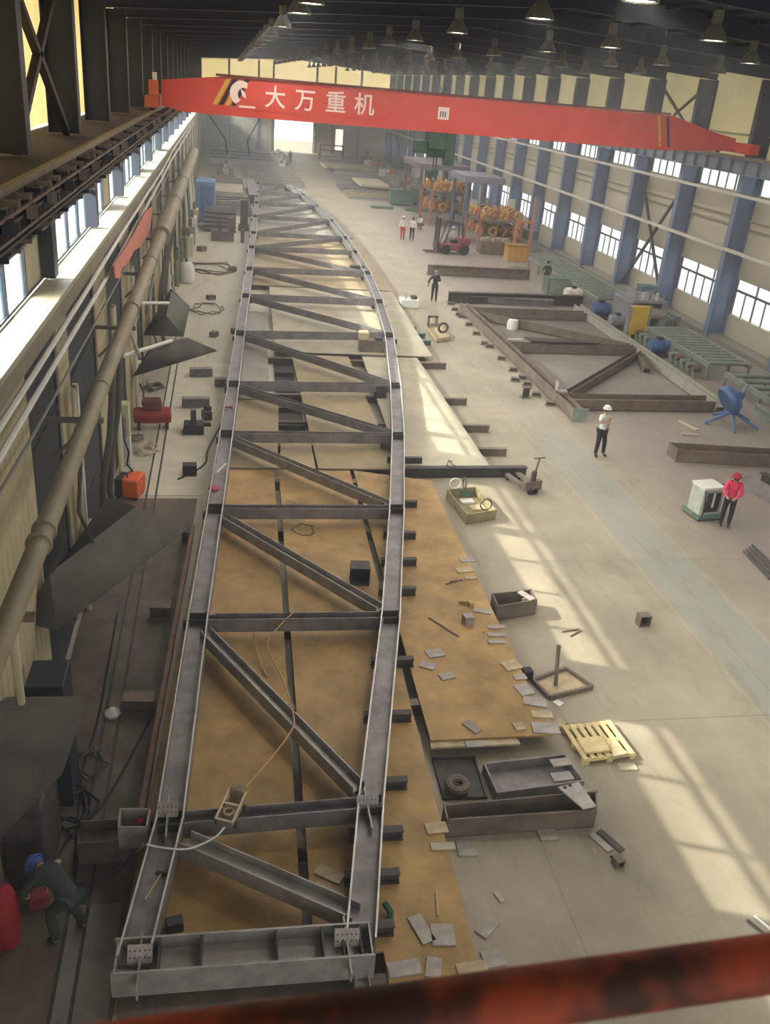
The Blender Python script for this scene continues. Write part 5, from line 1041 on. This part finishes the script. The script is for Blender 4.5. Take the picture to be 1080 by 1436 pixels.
t=thing('plate_stack','pale plate stack beside left far beams','stack',(-.3,90,0)); 
for k in range(4): MB().box((-1.8,-1.0,.2*k),(2.0,6,.2*k+.16)).build('plate',PLATE_W,t)
t=thing('beam_rack','long dark beam lying lengthwise at left far end','beam',(2.6,92,0)); MB().box((-.3,-5,0),(.3,9,.8)).build('beam_body',STEEL_D,t); MB().box((-.45,-5,.8),(.45,9,.86)).build('flange',STEEL,t)
random.seed(11)
for k in range(14):
    x=random.uniform(-1,8.3); y=random.uniform(106,150); s=random.uniform(.5,.95)
    t=thing('machine_part','grey fabricated part among far left clutter, %s in depth order'%ORD[k],'part',((.2+.3*math.sin(k*5)) if k<6 else 7.9,(107.5+3*k) if k<6 else (124+2.9*(k-6)),0),random.uniform(-.5,.5),'fabricated parts in the far clutter')
    MB().box((-s,-.4*s,0),(s,.4*s,.6*s)).build('base',random.choice([SCRAP,STEEL,STEEL_L,STEEL_B]),t); MB().box((-.3*s,-.3*s,.6*s),(.2*s,.3*s,1.3*s)).build('upright',random.choice([SCRAP,STEEL_L,STEEL_B]),t)
# gantry/posts at far left
t=thing('far_frame','cream scaffold frame against the far wall at left','frame',(0.5,150,0))
for x in(-2,0,2.3): MB().box((x-.1,-.1,0),(x+.1,.1,4)).build('post',CREAM,t)
for z in(1.5,2.8,4): MB().box((-2.1,-.1,z-.1),(2.4,.1,z+.1)).build('rail',CREAM,t)
# right far
stack('long light beams on floor right of the aisle far away, nearest set',12.5,18.6,96.4,99.4,3,SCRAP_T,.35)
stack('long grey beams on floor right of the aisle, second set',12.5,19.7,101.5,107,5,STEEL,.35)
stack('dark grey beams on floor right of the aisle, third set',12.5,19.7,109,118,7,STEEL_L,.4)
stack('pale beams near the far wall right of the door',14,19.7,123,140,9,SCRAP,.5)
for k,(x,y,L_) in enumerate(((16.5,108,4),(14.5,128,3.2),(18,128,3.2))):
    slab('sheet_stack',('light sheet stack on far right beams, nearest','light sheet stack near far wall, left one','light sheet stack near far wall, right one')[k],'stack',[(x-1.6,y-L_),(x+1.6,y-L_),(x+1.6,y+L_),(x-1.6,y+L_)],.5,.75,PLATE_W)
t=thing('steel_rack','dark red-brown rack standing before the far wall right of door','rack',(16,146,0)); 
for x in(-1.8,1.8): MB().box((x-.12,-.6,0),(x+.12,.6,2.2)).build('upright',mat('maroon_rack','#5d3533','#6d4240'),t)
for z in(.6,1.4,2.1): MB().box((-1.8,-.6,z-.1),(1.8,.6,z)).build('shelf',mat('maroon_rack','#5d3533'),t)
for k,(x0,x1,y) in enumerate(((546,575,287),(576,586,286))):
    a,c=G(x0,y),G(x1,y); t=thing('green_bin',('wide olive-green steel bin on the far floor','narrow pale bin right of the olive-green bin')[k],'bin',((a.x+c.x)/2,a.y,0)); w_=(c.x-a.x)/2; MB().box((-w_,-.5,.15),(w_,.6,1.45)).build('body',GREEN if k==0 else GREYG,t); MB().box((-w_-.05,-.55,1.45),(w_+.05,.65,1.52)).build('rim',GREEN,t); MB().box((-w_*.8,-.4,0),(w_*.8,.5,.15)).build('skid',STEEL_D,t)
for k,(x0,x1,y) in enumerate(((520,548,291),(568,600,295))):
    a,c=G(x0,y),G(x1,y); slab('base_slab',('flat dark slab on floor left of the olive-green bin','flat dark slab on floor in front of the bins')[k],'slab',[(a.x,a.y-.5),(c.x,a.y-.5),(c.x,a.y+.5),(a.x,a.y+.5)],0,.22,GREEN)
# sheds with posts on the right side (work stations)
def station(label,x0,x1,y0,y1,h,mt,roof):
    t=thing('work_station',label,'stand',((x0+x1)/2,y0,0)); q=((x0+x1)/2,y0,0)
    for x in (x0,(x0+x1)/2,x1):
        for y in (y0,y1): MB(q).box((x-.12,y-.12,0),(x+.12,y+.12,h)).build('post',mt,t)
    MB(q).box((x0-.3,y0-.3,h),(x1+.3,y1+.3,h+.5)).build('roof_beam',roof,t); MB(q).box((x0,y0,h*.45),(x1,y0+.1,h*.5)).build('rail',mt,t)
    return t
station('brown post-and-beam work stand right of the olive-green bin',18.3,22.6,88,96,4.0,STEEL_B,mat('stand_roof','#6c6068','#7b6f76',scale=1))
station('blue-grey post stand behind the orange racks',19.6,22.4,75.5,80,4.2,mat('stand_blue','#57677f','#68788f',scale=2),mat('stand_roof2','#7d7a88','#8c8996',scale=1))
def orange(label,x,y,w_,d,h,n):
    t=thing('orange_rack',label,'rack',(x,y,0))
    for sx in(-w_,w_):
        for sy in(-d,d): MB().box((sx-.09,sy-.09,0),(sx+.09,sy+.09,h)).build('post',mat('rack_post','#9c5f52','#ad7062',scale=3),t)
    for z in (h*.4,h*.95): MB().box((-w_,-d,z-.08),(w_,d,z)).build('shelf',STEEL_B,t)
    for k in range(n):
        xx=-w_+.25+(2*w_-.5)*(k%4)/3; yy=-d+.4+(2*d-.8)*((k//4)%4)/3; zz=(h*.4,h*.95)[k//16%2]
        b=MB(); b.torus((xx,yy,zz+.36),.3,.1,14,6,axis='y' if k%2 else 'x'); b.build('wire_coil',(ORANGE2,mat('coil_yellow','#b58a3a','#c79d4c',scale=3),mat('coil_brown','#8f5a3c','#a56d4c',scale=3))[k%3],t,True)
    return t
orange('orange rack holding wire coils right of the forklift',21.0,71.4,1.7,2.2,2.2,32)
orange('orange rack holding wire coils behind the forklift',19.4,82.5,1.6,2.2,3.0,32)
p=G(722,365); t=thing('orange_crate','orange-yellow crate standing in front of the pale parts bin','crate',(p.x,p.y,0)); MB().box((-.75,-.5,0),(.75,.5,1.1)).build('body',mat('crate_orange','#b8873c','#c99a4e',scale=3),t); MB().box((-.8,-.55,1.05),(.8,.55,1.15)).build('rim',mat('crate_rim','#96703a'),t)
t=thing('parts_bin','brown steel bin with pale parts left of orange-yellow crate','bin',G(692,355)); MB().box((-1.2,-.8,0),(1.1,.8,.9)).build('body',STEEL_B,t); 
for k in range(8): MB().obox((-1+.28*k,-.2+.25*(k%3),1.0),(.3,.3,.25),.3*k).build('contents',PLATE_W,t)
p=G(738,345); t=thing('red_post_frame','tall salmon post frame beside orange-yellow crate','frame',(22.6,66.5,0)); MB().box((-.1,-.1,0),(.1,.1,4.2)).build('post',mat('post_salmon','#b07a6a','#c08a78',scale=3),t); MB().box((-1.3,-.1,0),(-1.15,.1,2.6)).build('short_post',ORANGE2,t); MB().box((-1.3,-.08,2.4),(-.1,.08,2.55)).build('crossbar',ORANGE2,t)
t=thing('round_table_base','flat pale round wire coil on floor right of the forklift','coil',(17.7,70.3,0)); b=MB(); b.torus((0,0,.12),1.0,.12,22,8); b.build('outer_coil',SCRAP_T,t,True); b=MB(); b.torus((0,0,.1),.6,.1,18,8); b.build('inner_coil',SCRAP,t,True)
t=thing('parts_pile','pale heap of small parts on floor in front of orange-yellow crate','pile',G(724,377)); 
for k in range(9): MB().obox((-.6+.15*k,.1*math.sin(k*2),.1),(.2,.18,.2),k).build('piece',PLATE_W,t)
for k in range(8):
    x=23.6+.2*math.sin(k*3); y=70+9.5*k; t=thing('machine_unit','grey-green machine unit along right wall beyond the conveyors, %s from the near end'%ORD[k],'machine',(x,y,0),.05*k,'machine units along the right wall')
    MB().box((-.7,-1.2,0),(.7,1.2,.8)).build('base',GREYG,t); MB().box((-.4,-.8,.8),(.5,.6,1.5+.3*(k%2))).build('housing',(GREEN,GREYP,WHITE)[k%3],t); MB().tube([(0,.2,1.5),(0,.2,2.4)],.08).build('stack_pipe',STEEL_D,t)
for k in range(5):
    t=thing('upright_sheet','white upright panel along right side far away, %s from the near end'%ORD[k],'panel',(23.3+.1*k,74.75+9.5*k,0),.2,'white panels along the right side'); MB().box((-.35,-.06,.2),(.35,.06,3.2)).build('sheet',WHITE,t); MB().box((-.4,-.25,0),(.4,.25,.2)).build('foot',STEEL_D,t)
random.seed(21)
for k in range(16):
    x=21.6-.2*(k%3); y=98+3.4*k; s=.5+.25*(k%3)
    t=thing('storage_crate','crate or part stored along right side far away, %s from the near end'%ORD[k],'crate',(x,y,0),.2*(k%4),'crates stored along the far right side')
    MB().box((-s,-.6*s,0),(s,.6*s,.9*s)).build('crate_body',(SCRAP,CARD,GREYG,WHITE,STEEL_B)[k%5],t); MB().box((-s*1.04,-.63*s,.9*s),(s*1.04,.63*s,.97*s)).build('lid',(WHITE,STEEL_B,SCRAP)[k%3],t); MB().box((-.3*s,-.3*s,.97*s),(.4*s,.3*s,1.6*s)).build('stacked_part',(STEEL_L,ORANGE2,GREYG)[k%3],t)
# far left wall clutter
for k in range(4):
    y=60+4.2*k; t=thing('wall_unit','pale service unit against left wall behind duct, %s from the near end'%ORD[k],'unit',(-2.4,y,0),0,'service units along the left wall')
    MB().box((-.4,-.7,0),(.4,.7,1.2)).build('base',(CREAM,GREYG,WHITE)[k%3],t); MB().tube([(0,0,1.2),(0,.1,2.4),(-.1,.2,4.2)],.1,8).build('riser',(CREAM,GREEN,CONDUIT)[k%3],t,True); MB().box((-.3,-.4,1.2),(.2,.3,1.7)).build('panel',STEEL_B,t)

# ================================================================== HANDRAIL NEAR THE CAMERA
A,B=PY(120,1485,.95),PY(1180,1337,.95)
t=thing('crane_handrail','out-of-focus rusty red handrail bar crossing the bottom right corner','handrail',A)
d=(B-A).normalized(); b=MB(A); b.tube([A+d*((B-A).length*k/8) for k in range(9)],.049,20); o=b.build('rail_tube',RUST,t,True)
WIN_W=6500
# ------------------------------------------------------------------ daylight
w=bpy.data.worlds.new('sky'); scene.world=w; w.use_nodes=True
bg=w.node_tree.nodes['Background']; bg.inputs[0].default_value=(.93,.97,1,1); bg.inputs[1].default_value=1.7
sd=bpy.data.lights.new('sun','SUN'); sd.energy=19; sd.angle=R(.55); sd.color=(1,.9,.72)
so=bpy.data.objects.new('sun',sd); COL.objects.link(so)
so.rotation_euler=V((1,-.35,-.675)).to_track_quat('-Z','Y').to_euler(); so.location=(-20,10,30)
scene.view_settings.view_transform='Standard'; scene.view_settings.look='None'; scene.view_settings.gamma=1
scene.view_settings.exposure=0.0
scene.cycles.use_denoising=True
scene.cycles.max_bounces=6; scene.cycles.diffuse_bounces=4; scene.cycles.glossy_bounces=2; scene.cycles.transmission_bounces=4; scene.cycles.transparent_max_bounces=8
scene.cycles.sample_clamp_indirect=6; scene.cycles.caustics_reflective=False; scene.cycles.caustics_refractive=False

# daylight entering through the left window band
for y0,y1 in zip(COLY[:-1],COLY[1:]):
    if y0<-8: continue
    o=area('window_daylight',(-9.5,(y0+y1)/2,10.9),(0,0,0),6.3,1.8,WIN_W,(1,.97,.9))
    o.rotation_euler=V((1,0,-.56)).to_track_quat('-Z','Y').to_euler()
# hazy workshop air towards the far end
hm=bpy.data.materials.new('haze'); hm.use_nodes=True; N=hm.node_tree.nodes; N.remove(N['Principled BSDF'])
vs=N.new('ShaderNodeVolumeScatter'); vs.inputs['Color'].default_value=(.95,.97,1,1); vs.inputs['Density'].default_value=.0021; vs.inputs['Anisotropy'].default_value=.3
hm.node_tree.links.new(vs.outputs[0],N['Material Output'].inputs['Volume'])
hz=MB((10,0,-.1)).box((WL-.4,YB-.3,-.1),(WR+.15,YF+.2,14.6)).build('haze',hm,kind='stuff'); tag(hz,'thin grey workshop haze filling the hall, thickest to look through at the far end','haze',kind='stuff')
